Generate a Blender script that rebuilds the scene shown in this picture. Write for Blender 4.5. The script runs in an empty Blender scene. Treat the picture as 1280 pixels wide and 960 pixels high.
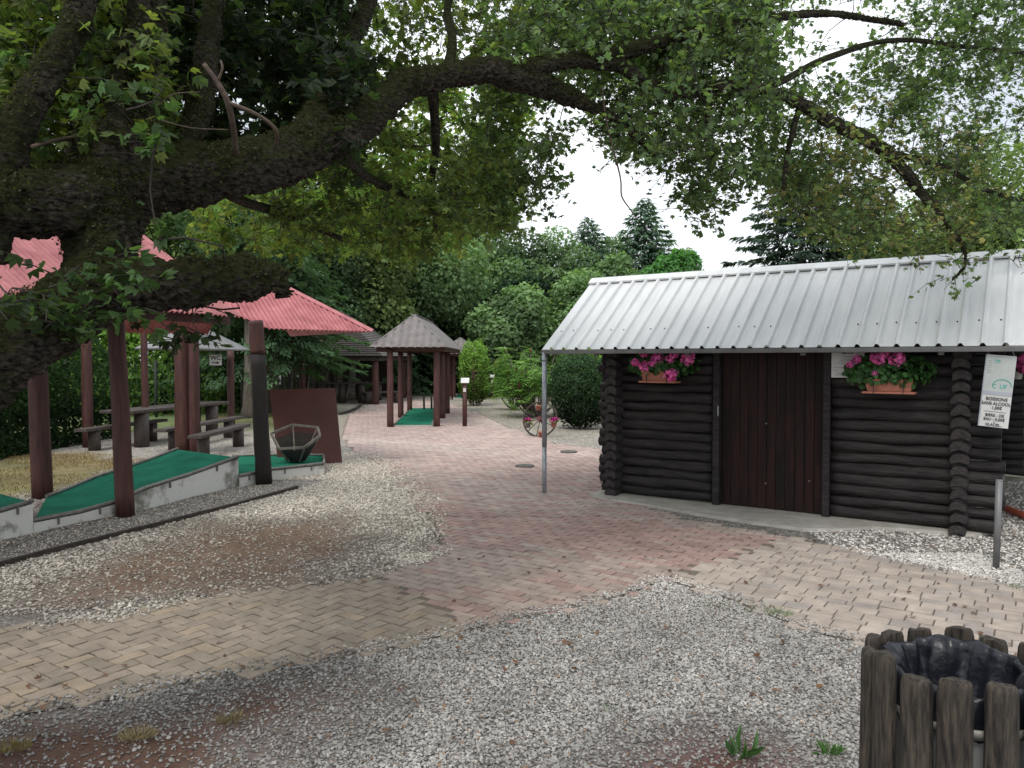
import bpy, math, random
import numpy as np
from mathutils import Vector, Matrix, noise
R=math.radians
rnd=random.Random(7)
rs=np.random.RandomState(11)
scn=bpy.context.scene
COL=scn.collection
H=1.75; TH=math.atan(30/960)
CT,ST=math.cos(TH),math.sin(TH)
# ---------- survey helpers: reference sight lines -> real positions in metres
def ray(px,py):
    a=(px-640)/960; b=(480-py)/960
    return a, CT+b*ST, -ST+b*CT
def G(px,py,z=0.0):
    a,y,w=ray(px,py); t=(z-H)/w
    return Vector((a*t,y*t,z))
def P(px,py,Y):
    a,y,w=ray(px,py); t=Y/y
    return Vector((a*t,Y,H+w*t))
def proj(x,y,z=0.0):
    zz=z-H; f=y*CT-zz*ST; u=y*ST+zz*CT
    return 640+960*x/f, 480-960*u/f
def inpoly(x,y,poly):
    x=np.asarray(x,float); y=np.asarray(y,float); r=np.zeros(x.shape,bool); n=len(poly)
    for i in range(n):
        x1,y1=poly[i][:2]; x2,y2=poly[(i+1)%n][:2]
        if y1==y2: continue
        c=((y1>y)!=(y2>y))&(x<(x2-x1)*(y-y1)/(y2-y1)+x1); r^=c
    return r
def vnoise(x,y,s,seed=0):
    # cheap smooth value noise
    x=np.asarray(x)*s+seed*17.3+500; y=np.asarray(y)*s+seed*7.1+500
    xi=np.floor(x).astype(int); yi=np.floor(y).astype(int); fx=x-xi; fy=y-yi
    fx=fx*fx*(3-2*fx); fy=fy*fy*(3-2*fy)
    def h(a,b):
        v=np.sin(a*127.1+b*311.7+seed*3.3)*43758.5453
        return v-np.floor(v)
    return (h(xi,yi)*(1-fx)+h(xi+1,yi)*fx)*(1-fy)+(h(xi,yi+1)*(1-fx)+h(xi+1,yi+1)*fx)*fy
def fbm(x,y,s,seed=0,o=4):
    v=0;a=.5;t=0
    for k in range(o):
        v=v+a*vnoise(x,y,s*2**k,seed+k*5); t+=a; a*=.55
    return v/t
# ---------- materials
def sRGB(r,g,b):
    f=lambda c:((c/255+.055)/1.055)**2.4 if c>10 else c/255/12.92
    return (f(r),f(g),f(b))
def mat(name,a,b=None,scale=8,rough=.8,bump=.0,bscale=None,metal=0,stretch=None,attr=None,trans=0,contrast=(.3,.7),detail=6,coords='Object',spec=.5,tcol=None):
    m=bpy.data.materials.new(name); m.use_nodes=True; nt=m.node_tree; N=nt.nodes; L=nt.links
    bs=N['Principled BSDF']; bs.inputs['Roughness'].default_value=rough; bs.inputs['Metallic'].default_value=metal
    bs.inputs['Specular IOR Level'].default_value=spec
    tc=N.new('ShaderNodeTexCoord'); src=tc.outputs[coords]
    if stretch:
        mp=N.new('ShaderNodeMapping'); mp.inputs['Scale'].default_value=stretch; L.new(src,mp.inputs[0]); src=mp.outputs[0]
    nz=N.new('ShaderNodeTexNoise'); nz.inputs['Scale'].default_value=scale; nz.inputs['Detail'].default_value=detail; nz.inputs['Roughness'].default_value=.6
    L.new(src,nz.inputs['Vector'])
    cr=N.new('ShaderNodeValToRGB'); e=cr.color_ramp.elements
    e[0].position,e[1].position=contrast; e[0].color=(*a,1); e[1].color=(*(b or a),1)
    L.new(nz.outputs[0],cr.inputs[0]); out=cr.outputs[0]
    if attr:
        at=N.new('ShaderNodeAttribute'); at.attribute_name='Col'
        mx=N.new('ShaderNodeMix'); mx.data_type='RGBA'; mx.blend_type='MULTIPLY'; mx.inputs[0].default_value=1
        L.new(at.outputs['Color'],mx.inputs[6]); L.new(out,mx.inputs[7]); out=mx.outputs[2]
    L.new(out,bs.inputs['Base Color'])
    if bump:
        n2=N.new('ShaderNodeTexNoise'); n2.inputs['Scale'].default_value=bscale or scale*3; n2.inputs['Detail'].default_value=6
        L.new(src,n2.inputs['Vector']); bp=N.new('ShaderNodeBump'); bp.inputs['Strength'].default_value=min(1,bump); bp.inputs['Distance'].default_value=.02
        L.new(n2.outputs[0],bp.inputs['Height']); L.new(bp.outputs[0],bs.inputs['Normal'])
    if trans:
        tb=N.new('ShaderNodeBsdfTranslucent'); ms=N.new('ShaderNodeMixShader'); ms.inputs[0].default_value=trans
        mm=N.new('ShaderNodeMix'); mm.data_type='RGBA'; mm.blend_type='MULTIPLY'; mm.inputs[0].default_value=1; mm.inputs[7].default_value=(*(tcol or (1.5,1.6,.7)),1)
        L.new(out,mm.inputs[6]); L.new(mm.outputs[2],tb.inputs[0])
        L.new(bs.outputs[0],ms.inputs[1]); L.new(tb.outputs[0],ms.inputs[2]); L.new(ms.outputs[0],N['Material Output'].inputs[0])
    m.cycles.use_bump_map_correction=True if hasattr(m.cycles,'use_bump_map_correction') else None
    return m
# ---------- object helpers
ROOT={}
def tag(o,label=None,cat=None,group=None,kind=None):
    if label: o['label']=label
    if cat: o['category']=cat
    if group: o['group']=group
    if kind: o['kind']=kind
    return o
def thing(name,label,cat,loc,rotz=0,group=None):
    o=bpy.data.objects.new(name,None); COL.objects.link(o); o.empty_display_size=.2
    o.location=loc; o.rotation_euler=(0,0,rotz)
    ROOT[o.name]=Matrix.Translation(Vector(loc))@Matrix.Rotation(rotz,4,'Z')
    return tag(o,label,cat,group)
def mesh_np(name,V,faces,m,parent=None,col=None,smooth=False,mi=None,uv=None):
    """faces: list of int arrays (n,k)"""
    V=np.asarray(V,dtype=np.float64)
    if parent is not None and parent.name in ROOT: M=ROOT[parent.name]
    else:
        c=(V.min(0)+V.max(0))/2; M=Matrix.Translation((c[0],c[1],V[:,2].min()))
    iM=np.array(M.inverted()); W=V@iM[:3,:3].T+iM[:3,3]
    me=bpy.data.meshes.new(name); me.vertices.add(len(W)); me.vertices.foreach_set('co',W.astype(np.float32).ravel())
    fl=[np.asarray(f,dtype=np.int32) for f in faces if len(f)]
    tot=np.concatenate([np.full(len(f),f.shape[1],np.int32) for f in fl]); idx=np.concatenate([f.ravel() for f in fl])
    st=np.concatenate([[0],np.cumsum(tot)[:-1]]).astype(np.int32)
    me.loops.add(len(idx)); me.loops.foreach_set('vertex_index',idx); me.polygons.add(len(tot))
    me.polygons.foreach_set('loop_start',st); me.polygons.foreach_set('loop_total',tot)
    sm=np.full(len(tot),bool(smooth)) if not isinstance(smooth,np.ndarray) else smooth
    me.polygons.foreach_set('use_smooth',sm)
    me.update(calc_edges=True); me.validate()
    if col is not None:
        a=me.color_attributes.new('Col','FLOAT_COLOR','POINT'); c4=np.ones((len(W),4),np.float32); c4[:,:3]=col
        a.data.foreach_set('color',c4.ravel())
    for mm in (m if isinstance(m,(list,tuple)) else [m]): me.materials.append(mm)
    if mi is not None: me.polygons.foreach_set('material_index',np.asarray(mi,np.int32))
    o=bpy.data.objects.new(name,me); COL.objects.link(o)
    if parent is not None: o.parent=parent
    else: o.location=M.translation
    ROOT[o.name]=M
    return o
class MB:
    def __init__(s,M=None): s.v=[];s.f=[];s.sm=[];s.M=M or Matrix.Identity(4);s.mi=[];s.cm=0
    def add(s,vs,fs,smooth=False):
        n=len(s.v); s.v+=[tuple(s.M@Vector(v)) for v in vs]
        for f in fs: s.f.append(tuple(i+n for i in f)); s.sm.append(smooth); s.mi.append(s.cm)
        return s
    def box(s,c,d,rot=None,jit=0):
        x,y,z=[q/2 for q in d]; vs=[Vector((a*x,b*y,e*z)) for a in(-1,1) for b in(-1,1) for e in(-1,1)]
        if rot is not None: vs=[rot@v for v in vs]
        vs=[v+Vector(c)+Vector([rnd.uniform(-jit,jit) for _ in range(3)]) for v in vs]
        return s.add(vs,[(0,1,3,2),(4,6,7,5),(0,4,5,1),(2,3,7,6),(0,2,6,4),(1,5,7,3)])
    def bar(s,p,q,w,h,up=(0,0,1)):
        p=Vector(p);q=Vector(q);d=q-p;L=d.length;x=d/L;u=Vector(up);y=u.cross(x)
        if y.length<1e-4: y=Vector((1,0,0)).cross(x)
        y.normalize();z=x.cross(y)
        M=Matrix((x,y,z)).transposed(); return s.box((p+q)/2,(L,w,h),M)
    def tube(s,pts,rad,seg=10,caps=True,smooth=True,wob=0,nf=3,seed=0,flat=1):
        pts=[Vector(p) for p in pts]; n=len(pts)
        if not hasattr(rad,'__len__'): rad=[rad]*n
        t=(pts[1]-pts[0]).normalized(); a=Vector((0,0,1)) if abs(t.z)<.9 else Vector((1,0,0)); u=t.cross(a).normalized()
        vs=[];fs=[]
        for i,p in enumerate(pts):
            t=(pts[min(i+1,n-1)]-pts[max(i-1,0)]).normalized(); u=(u-t*u.dot(t)).normalized(); w=t.cross(u)
            for k in range(seg):
                an=2*math.pi*k/seg; d=u*math.cos(an)+w*math.sin(an)*flat; r=rad[i]
                if wob: r*=1+wob*noise.noise((p+d*r)*nf+Vector((seed,0,0)))+wob*.5*noise.noise((p+d*r)*nf*3.1+Vector((seed,3,0)))
                vs.append(p+d*r)
        for i in range(n-1):
            for k in range(seg):
                a,b=i*seg+k,i*seg+(k+1)%seg; fs.append((a,b,b+seg,a+seg))
        s.add(vs,fs,smooth)
        if caps:
            m=len(s.v)-len(vs); s.f.append(tuple(m+k for k in reversed(range(seg)))); s.sm.append(False); s.mi.append(s.cm)
            s.f.append(tuple(m+(n-1)*seg+k for k in range(seg))); s.sm.append(False); s.mi.append(s.cm)
        return s
    def lathe(s,c,prof,seg=20,rot=None,sx=1,sy=1):
        vs=[];fs=[];n=len(prof)
        for r,z in prof:
            for k in range(seg):
                an=2*math.pi*k/seg; v=Vector((r*math.cos(an)*sx,r*math.sin(an)*sy,z))
                if rot is not None: v=rot@v
                vs.append(v+Vector(c))
        for i in range(n-1):
            for k in range(seg):
                a,b=i*seg+k,i*seg+(k+1)%seg; fs.append((a,b,b+seg,a+seg))
        return s.add(vs,fs,True)
    def build(s,name,m,parent=None,bev=0,seg=2):
        from collections import defaultdict
        d=defaultdict(list); 
        for f,q,mi in zip(s.f,s.sm,s.mi): d[(len(f))].append((f,q,mi))
        faces=[];sm=[];mi=[]
        for k in d: faces.append([x[0] for x in d[k]]); sm+=[x[1] for x in d[k]]; mi+=[x[2] for x in d[k]]
        o=mesh_np(name,np.array(s.v),faces,m,parent,smooth=np.array(sm,bool),mi=mi if max(mi)>0 else None)
        if bev:
            b=o.modifiers.new('Bevel','BEVEL'); b.width=bev; b.segments=seg; b.limit_method='ANGLE'; b.angle_limit=R(40)
        return o
def crom(pts,n=6):
    P_=[Vector(p) for p in pts]; P_=[P_[0]*2-P_[1]]+P_+[P_[-1]*2-P_[-2]]; out=[]
    for i in range(1,len(P_)-2):
        a,b,c,d=P_[i-1:i+3]
        for k in range(n):
            t=k/n; out.append(.5*((2*b)+(c-a)*t+(2*a-5*b+4*c-d)*t*t+(3*b-a-3*c+d)*t**3))
    out.append(P_[-2]); return out
def interp(vals,n=6):
    out=[]
    for i in range(len(vals)-1):
        for k in range(n): out.append(vals[i]+(vals[i+1]-vals[i])*k/n)
    out.append(vals[-1]); return out
def text(s,size,m,parent,loc,xdir,up,name='lettering',align='CENTER',depth=.0008,sx=1.0):
    cu=bpy.data.curves.new('t','FONT'); cu.body=s; cu.size=size; cu.align_x=align; cu.align_y='CENTER'; cu.extrude=depth; cu.offset=size*.018
    to=bpy.data.objects.new('t',cu); COL.objects.link(to)
    dg=bpy.context.evaluated_depsgraph_get(); me=bpy.data.meshes.new_from_object(to.evaluated_get(dg))
    bpy.data.objects.remove(to); me.name=name
    x=Vector(xdir).normalized(); u=Vector(up).normalized(); n=x.cross(u)
    M=Matrix((x*sx,u,n)).transposed().to_4x4(); M.translation=Vector(loc)
    me.transform(ROOT[parent.name].inverted()@M); me.materials.clear(); me.materials.append(m)
    o=bpy.data.objects.new(name,me); COL.objects.link(o); o.parent=parent; return o
# ---------- leaf scatter
LOBED=(np.array([[0,0,0],[.16,.35,.03],[0,1,-.06],[-.16,.35,.03],[.5,.28,0],[.62,.62,-.06],[.2,.45,.03],[-.5,.28,0],[-.62,.62,-.06],[-.2,.45,.03],[.3,.1,.02],[-.3,.1,.02]]),
       np.array([[0,1,2,3],[0,10,4,6],[6,4,5,5],[0,9,7,11],[9,7,8,8]])[[0,1,3]])
LOBED=(np.array([[0,0,0],[.20,.50,.04],[.16,.86,-.03],[0,1,-.05],[-.16,.86,-.03],[-.20,.50,.04], [.40,.08,0],[.62,.40,-.04],[.44,.70,-.05], [-.44,.70,-.05],[-.62,.40,-.04],[-.40,.08,0]]),np.array([[0,1,3,5],[1,2,3,3],[3,4,5,5],[0,6,8,1],[6,7,8,8],[0,5,9,11],[9,10,11,11]])[[0,3,5]])
QUAD=(np.array([[0,0,0],[.36,.5,.06],[0,1,-.04],[-.36,.5,.06]]),np.array([[0,1,2,3]]))
ROUND=(np.array([[0,0,0],[.42,.15,.05],[.5,.6,.08],[0,.9,.02],[-.5,.6,.08],[-.42,.15,.05]]),np.array([[0,1,2,3],[0,3,4,5]]))
NEEDLE=(np.array([[0,0,0],[.19,.4,.0],[0,1,-.1],[-.19,.4,.0]]),np.array([[0,1,2,3]]))
def leaf_arrays(pos,size,nrm,dirv,tmpl):
    T,F=tmpl; n=len(pos); nrm=nrm/np.linalg.norm(nrm,axis=1,keepdims=True)
    y=dirv-nrm*np.sum(dirv*nrm,1,keepdims=True); y/=np.linalg.norm(y,axis=1,keepdims=True)+1e-9; x=np.cross(y,nrm)
    s=size[:,None,None]
    V=pos[:,None,:]+s*(T[None,:,0:1]*x[:,None,:]+T[None,:,1:2]*y[:,None,:]+T[None,:,2:3]*nrm[:,None,:])
    Fa=(np.arange(n)*len(T))[:,None,None]+F[None]
    return V.reshape(-1,3),Fa.reshape(-1,F.shape[1])
def leaves(name,pos,size,nrm,dirv,tmpl,col,m,parent=None):
    V,F=leaf_arrays(pos,size,nrm,dirv,tmpl); c=np.repeat(col,len(tmpl[0]),0)
    return mesh_np(name,V,[F],m,parent,col=c)
def rdir(n): 
    v=rs.normal(size=(n,3)); return v/np.linalg.norm(v,axis=1,keepdims=True)
# ---------- material library
M_leaf=mat('tree_leaf',(.75,.75,.75),(1.15,1.15,1.15),scale=3,rough=.55,attr=True,trans=.5,spec=.3)
M_far=mat('far_foliage',(.8,.8,.8),(1.1,1.1,1.1),scale=1.2,rough=.8,attr=True,trans=.35,spec=.1)
M_fl=mat('petal',(.8,.8,.8),(1.1,1.1,1.1),scale=9,rough=.7,attr=True,trans=.3,tcol=(1.2,.6,1.1),spec=.1)
M_redwood=mat('stained_post_wood',(.034,.013,.011),(.105,.038,.031),scale=5,rough=.6,bump=.35,bscale=26,stretch=(5,5,.5))
M_burnt=mat('charred_post_wood',(.005,.0045,.0045),(.022,.013,.011),scale=3,rough=.7,bump=.5,bscale=26,stretch=(4,4,.5))
M_dark=mat('weathered_dark_wood',(.02,.015,.013),(.07,.05,.042),scale=6,rough=.75,bump=.4,stretch=(6,1,6))
M_plank=mat('table_plank_wood',(.035,.028,.025),(.10,.08,.07),scale=5,rough=.7,bump=.3,stretch=(9,1,4))
M_galv=mat('galvanised_steel',(.30,.33,.37),(.42,.45,.49),scale=14,rough=.45,metal=.5,bump=.04)
M_gutter=mat('grey_trim',(.13,.13,.135),(.2,.2,.2),scale=6,rough=.5,metal=.2)
M_rail=mat('rail_metal',(.16,.155,.14),(.30,.29,.27),scale=18,rough=.5,metal=.35,bump=.1)
M_green=mat('green_carpet',(.013,.135,.08),(.027,.235,.145),scale=2.4,rough=.95,bump=.3,bscale=300,spec=.1)
M_white=mat('peeling_white_paint',(.24,.23,.20),(.72,.71,.67),scale=3.2,rough=.85,bump=.25,contrast=(.34,.47),bscale=30)
M_paper=mat('white_plate',(.58,.58,.57),(.66,.66,.65),scale=8,rough=.45)
M_ink=mat('black_ink',(.02,.02,.025),rough=.6)
M_greyink=mat('grey_ink',(.22,.23,.25),rough=.6)
M_teal=mat('teal_print',(.05,.34,.28),(.12,.45,.4),rough=.6)
M_terra=mat('terracotta_plastic',(.36,.13,.085),(.45,.18,.12),scale=6,rough=.6,bump=.05)
M_shed=mat('shed_grey_metal',(.135,.12,.115),(.215,.195,.185),scale=2.5,rough=.6,metal=.15,stretch=(3,3,1))
# ================= WORLD, SUN, CAMERA
w=bpy.data.worlds.new('World'); scn.world=w; w.use_nodes=True; nt=w.node_tree; N=nt.nodes; L=nt.links
SUN_EL,SUN_AZ=R(52),R(205)
sky=N.new('ShaderNodeTexSky'); sky.sky_type='NISHITA'; sky.sun_disc=False; sky.sun_elevation=SUN_EL; sky.sun_rotation=SUN_AZ; sky.air_density=1; sky.dust_density=3
tc=N.new('ShaderNodeTexCoord'); mp=N.new('ShaderNodeMapping'); mp.inputs['Scale'].default_value=(1,1,2.6); L.new(tc.outputs['Generated'],mp.inputs[0])
nz=N.new('ShaderNodeTexNoise'); nz.inputs['Scale'].default_value=2.3; nz.inputs['Detail'].default_value=5; nz.inputs['Roughness'].default_value=.5; L.new(mp.outputs[0],nz.inputs['Vector'])
cr=N.new('ShaderNodeValToRGB'); cr.color_ramp.elements[0].position=.40; cr.color_ramp.elements[0].color=(4.2,4.5,4.9,1); cr.color_ramp.elements[1].position=.6; cr.color_ramp.elements[1].color=(7.9,8.1,8.3,1)
L.new(nz.outputs[0],cr.inputs[0])
mx=N.new('ShaderNodeMix'); mx.data_type='RGBA'; mx.inputs[0].default_value=.9; L.new(sky.outputs[0],mx.inputs[6]); L.new(cr.outputs[0],mx.inputs[7])
L.new(mx.outputs[2],N['Background'].inputs[0]); N['Background'].inputs[1].default_value=.198
sd=bpy.data.lights.new('sun','SUN'); sd.energy=1.9; sd.angle=R(18); sd.color=(1,.96,.9)
so=bpy.data.objects.new('sun',sd); COL.objects.link(so)
dv=Vector((math.sin(SUN_AZ)*math.cos(SUN_EL),math.cos(SUN_AZ)*math.cos(SUN_EL),math.sin(SUN_EL)))
so.rotation_euler=dv.to_track_quat('Z','Y').to_euler(); so.location=dv*30
cd=bpy.data.cameras.new('camera'); cam=bpy.data.objects.new('camera',cd); COL.objects.link(cam); scn.camera=cam
cd.sensor_width=36; cd.lens=27; cam.location=(0,0,H); cam.rotation_euler=(R(90)-TH,0,0); cd.clip_end=2000; cd.clip_start=.05
scn.view_settings.view_transform='Standard'; scn.view_settings.look='None'; scn.view_settings.exposure=0
scn.cycles.max_bounces=8; scn.cycles.transparent_max_bounces=8; scn.cycles.use_denoising=True
# ================= GROUND
def GP(pts,z=0): return [G(px,py,z) for px,py in pts]
PAVE_PX=[(-420,1010),(0,897),(110,880),(200,862),(330,838),(470,815),(560,795),(640,776),(720,760),(790,742),(830,726),(900,745),(960,770),(1030,795),(1085,806),(1180,830),(1300,868),(1500,930),(1700,860),(1500,785),(1280,734),(1130,700),(1010,676),(940,664),(860,650),(800,632),(762,618),(754,600),(752,562),(700,556),(640,536),(606,520),(585,513),(562,505),(556,500),(486,500),(462,506),(435,520),(427,545),(440,562),(470,578),(497,598),(515,622),(538,650),(545,672),(546,690),(520,702),(430,728),(330,737),(240,750),(130,773),(50,780),(0,783),(-420,850)]
PAVE=GP(PAVE_PX)
GREY_PX=[(830,726),(858,719),(872,708),(905,699),(950,686),(1000,669),(1300,725),(1750,830),(1750,960),(1300,910),(1085,812),(960,775)]
GREYP=GP(GREY_PX)
DIRT=[GP([(20,765),(120,700),(260,655),(410,650),(470,685),(380,728),(200,752),(40,778)]),
      GP([(-500,1200),(-200,900),(0,893),(150,878),(380,838),(450,868),(430,895),(370,945),(320,1000),(100,1200)]),
      GP([(700,985),(780,935),(880,925),(960,940),(990,985),(900,1100)])]
GRASS=[GP([(-300,640),(-200,560),(0,563),(110,566),(190,574),(195,592),(60,620),(-20,627)]),
       GP([(-400,556),(-400,474),(180,474),(450,470),(555,487),(440,499),(420,504),(420,516),(340,545),(290,530),(180,540),(0,551)])]
STRIP=GP([(-400,840),(0,710),(372,612),(410,600),(298,600),(180,630),(0,668),(-400,770)])
SHED=GP([(430,500),(490,492),(620,497),(750,520),(760,565),(690,556),(606,522),(560,506),(486,502),(440,515)])
CONC=GP([(1000,668),(1065,684),(1280,745),(1500,800),(1500,640),(1220,640)])
def seg_dist(x,y,poly):
    d=np.full(x.shape,1e9)
    for i in range(len(poly)):
        a=poly[i];b=poly[(i+1)%len(poly)]; ex,ey=b[0]-a[0],b[1]-a[1]; t=np.clip(((x-a[0])*ex+(y-a[1])*ey)/(ex*ex+ey*ey+1e-12),0,1)
        d=np.minimum(d,np.hypot(x-a[0]-t*ex,y-a[1]-t*ey))
    return d
def mask(x,y,poly,soft=.3,nse=.35,seed=0):
    d=seg_dist(x,y,poly); d=np.where(inpoly(x,y,poly),d,-d)
    d=d+(fbm(x,y,1.7,seed)-.5)*2*nse
    return np.clip(d/soft*.5+.5,0,1)
def ground_props(x,y):
    """-> colour, gravel coverage 0..1"""
    n=fbm(x,y,.6,1)[...,None]; n2=fbm(x,y,3.,4)[...,None]
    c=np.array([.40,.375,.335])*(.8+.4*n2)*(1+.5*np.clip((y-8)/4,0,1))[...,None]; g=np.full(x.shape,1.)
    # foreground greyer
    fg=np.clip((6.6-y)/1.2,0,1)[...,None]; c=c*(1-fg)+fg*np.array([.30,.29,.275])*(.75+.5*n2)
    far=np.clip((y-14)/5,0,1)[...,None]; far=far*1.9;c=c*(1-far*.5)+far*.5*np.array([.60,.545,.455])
    # main buff gravel left with patchy soil
    buff=np.clip((y-5)/.5,0,1)*np.clip((-x-.2)/.6,0,1); soil=np.clip((fbm(x,y,1.1,9)-.40)*5,0,1)*buff*np.clip((13-y)/3,0,1)
    c=c*(1-.35*soil[...,None])+.35*soil[...,None]*np.array([.20,.13,.085]); g=g-soil*.5
    for k,p in enumerate(DIRT):
        mk=mask(x,y,p,.40,.32,seed=20+k)*(.88 if k==0 else .95)
        dc=np.array([[.17,.105,.07],[.088,.046,.031],[.11,.035,.025]][k])*(.6+.8*n2)
        c=c*(1-mk[...,None])+mk[...,None]*dc; g=g*(1-mk*(.85 if k==0 else .9))
    mk=mask(x,y,STRIP,.12,.05,3)[...,None]; c=c*(1-mk)+mk*np.array([.44,.42,.385])*(.85+.3*n2); g=np.maximum(g,mk[...,0])
    for k,p in enumerate(GRASS):
        mk=mask(x,y,p,.5,.5,seed=30+k)*.95; gc=np.array([.20,.155,.07]) if k==0 else np.array([.13,.15,.055])
        gg=gc*(.5+1.0*n2)*(1+.6*(n-.5)*np.array([1.2,-.4,.2])); c=c*(1-mk[...,None])+mk[...,None]*gg; g=g*(1-mk)
    out=np.clip((y-40)/8+(np.abs(x+2)-12)/6*(y>20)+((x<-10)&(y>8))*1.,0,1)[...,None]; c=c*(1-out)+out*np.array([.07,.085,.035])*(.6+.8*n2); g=g*(1-out[...,0])
    rt=np.clip((x-6)/2,0,1)*np.clip((y-9.5)/2,0,1); c=c*(1-rt[...,None]*.7)+.7*rt[...,None]*np.array([.10,.14,.04]); g=g*(1-rt*.7)
    return np.clip(c,0,1),np.clip(g,0,1)
def ground_mat():
    m=bpy.data.materials.new('gravel_and_soil'); m.use_nodes=True; nt=m.node_tree; N=nt.nodes; L=nt.links; bs=N['Principled BSDF']; bs.inputs['Roughness'].default_value=.9; bs.inputs['Specular IOR Level'].default_value=.2
    tc=N.new('ShaderNodeTexCoord'); at=N.new('ShaderNodeAttribute'); at.attribute_name='Col'; ag=N.new('ShaderNodeAttribute'); ag.attribute_name='gravel'
    def vor(s,f='F1'):
        v=N.new('ShaderNodeTexVoronoi'); v.inputs['Scale'].default_value=s; v.feature=f; L.new(tc.outputs['Object'],v.inputs['Vector']); return v
    v=vor(46); v2=vor(19)
    def math_(op,a,b):
        q=N.new('ShaderNodeMath'); q.operation=op
        for i,z in enumerate((a,b)):
            if isinstance(z,(int,float)): q.inputs[i].default_value=z
            else: L.new(z,q.inputs[i])
        return q.outputs[0]
    sp=N.new('ShaderNodeSeparateColor'); L.new(v.outputs['Color'],sp.inputs[0]); sp2=N.new('ShaderNodeSeparateColor'); L.new(v2.outputs['Color'],sp2.inputs[0])
    # cell brightness .35..1.7, dark gaps
    b=math_('ADD',math_('MULTIPLY',math_('POWER',sp.outputs[0],1.5),1.15),.5)
    gap=N.new('ShaderNodeMapRange'); gap.inputs[1].default_value=.0; gap.inputs[2].default_value=.55; gap.inputs[3].default_value=1.1; gap.inputs[4].default_value=.45; L.new(v.outputs['Distance'],gap.inputs[0])
    b=math_('MULTIPLY',b,gap.outputs[0]); b=math_('MULTIPLY',b,math_('ADD',math_('MULTIPLY',sp2.outputs[1],.3),.85))
    nz=N.new('ShaderNodeTexNoise'); nz.inputs['Scale'].default_value=60; nz.inputs['Detail'].default_value=6; L.new(tc.outputs['Object'],nz.inputs['Vector'])
    soil=math_('ADD',math_('MULTIPLY',nz.outputs[0],1.3),.35)
    mx=N.new('ShaderNodeMix'); mx.data_type='FLOAT'; L.new(ag.outputs['Fac'],mx.inputs[0]); L.new(soil,mx.inputs[2]); L.new(b,mx.inputs[3])
    sc=N.new('ShaderNodeVectorMath'); sc.operation='SCALE'; L.new(at.outputs['Color'],sc.inputs[0]); L.new(mx.outputs[0],sc.inputs['Scale'])
    L.new(sc.outputs[0],bs.inputs['Base Color'])
    bp=N.new('ShaderNodeBump'); bp.inputs['Strength'].default_value=.9; bp.inputs['Distance'].default_value=.012
    inv=math_('SUBTRACT',1,v.outputs['Distance']); hh=math_('ADD',math_('MULTIPLY',inv,ag.outputs['Fac']),math_('MULTIPLY',nz.outputs[0],.5)); L.new(hh,bp.inputs['Height']); L.new(bp.outputs[0],bs.inputs['Normal'])
    return m
M_ground=ground_mat()
def grid(x0,x1,y0,y1,st,z,name,hole=None,relief=0):
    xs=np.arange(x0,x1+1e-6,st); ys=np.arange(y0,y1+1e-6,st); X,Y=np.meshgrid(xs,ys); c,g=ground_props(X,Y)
    Z=np.full(X.shape,z)
    if relief:
        Z=Z+(fbm(X,Y,1.2,2)-.5)*relief*(1-np.clip(seg_dist(X,Y,PAVE)<.01,0,1))
        Z=np.where(inpoly(X,Y,PAVE),np.minimum(Z,-.012),Z)
    nx,ny=len(xs),len(ys); V=np.stack([X,Y,Z],-1).reshape(-1,3)
    i=np.arange(ny-1)[:,None]*nx+np.arange(nx-1)[None]; F=np.stack([i,i+1,i+nx+1,i+nx],-1).reshape(-1,4)
    if hole is not None:
        cx=V[F].mean(1); F=F[~((cx[:,0]>hole[0])&(cx[:,0]<hole[1])&(cx[:,1]>hole[2])&(cx[:,1]<hole[3]))]
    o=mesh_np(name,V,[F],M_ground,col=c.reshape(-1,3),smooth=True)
    a=o.data.attributes.new('gravel','FLOAT','POINT'); a.data.foreach_set('value',g.ravel().astype(np.float32)); tag(o,kind='structure'); return o
grid(-14,12,-2,34,.08,0,'ground',relief=.018)
grid(-60,60,-30,90,1.0,-.03,'outer_ground',hole=(-13,11,-1,33))
o=mesh_np('far_terrain',[(-900,-600,-.09),(900,-600,-.09),(900,1200,-.09),(-900,1200,-.09)],[[[0,1,2,3]]],mat('far_meadow',(.04,.06,.025),(.08,.10,.04),scale=.2,rough=1)); tag(o,kind='structure')
# sand bed under the pavers
def sheet(name,poly,z,m):
    import mathutils
    vs=[(p[0],p[1],z) for p in poly]; tri=mathutils.geometry.tessellate_polygon([[Vector(v) for v in vs]])
    fs=[]
    for t in tri:
        a,b,c=[Vector(vs[i]) for i in t]; fs.append(t if (b-a).cross(c-a).z>0 else tuple(reversed(t)))
    return tag(mesh_np(name,vs,[fs],m),kind='structure')
M_sand=mat('joint_sand',(.10,.085,.068),(.20,.17,.135),scale=40,rough=1)
sheet('paving_bed',PAVE,.001,M_sand)
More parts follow.
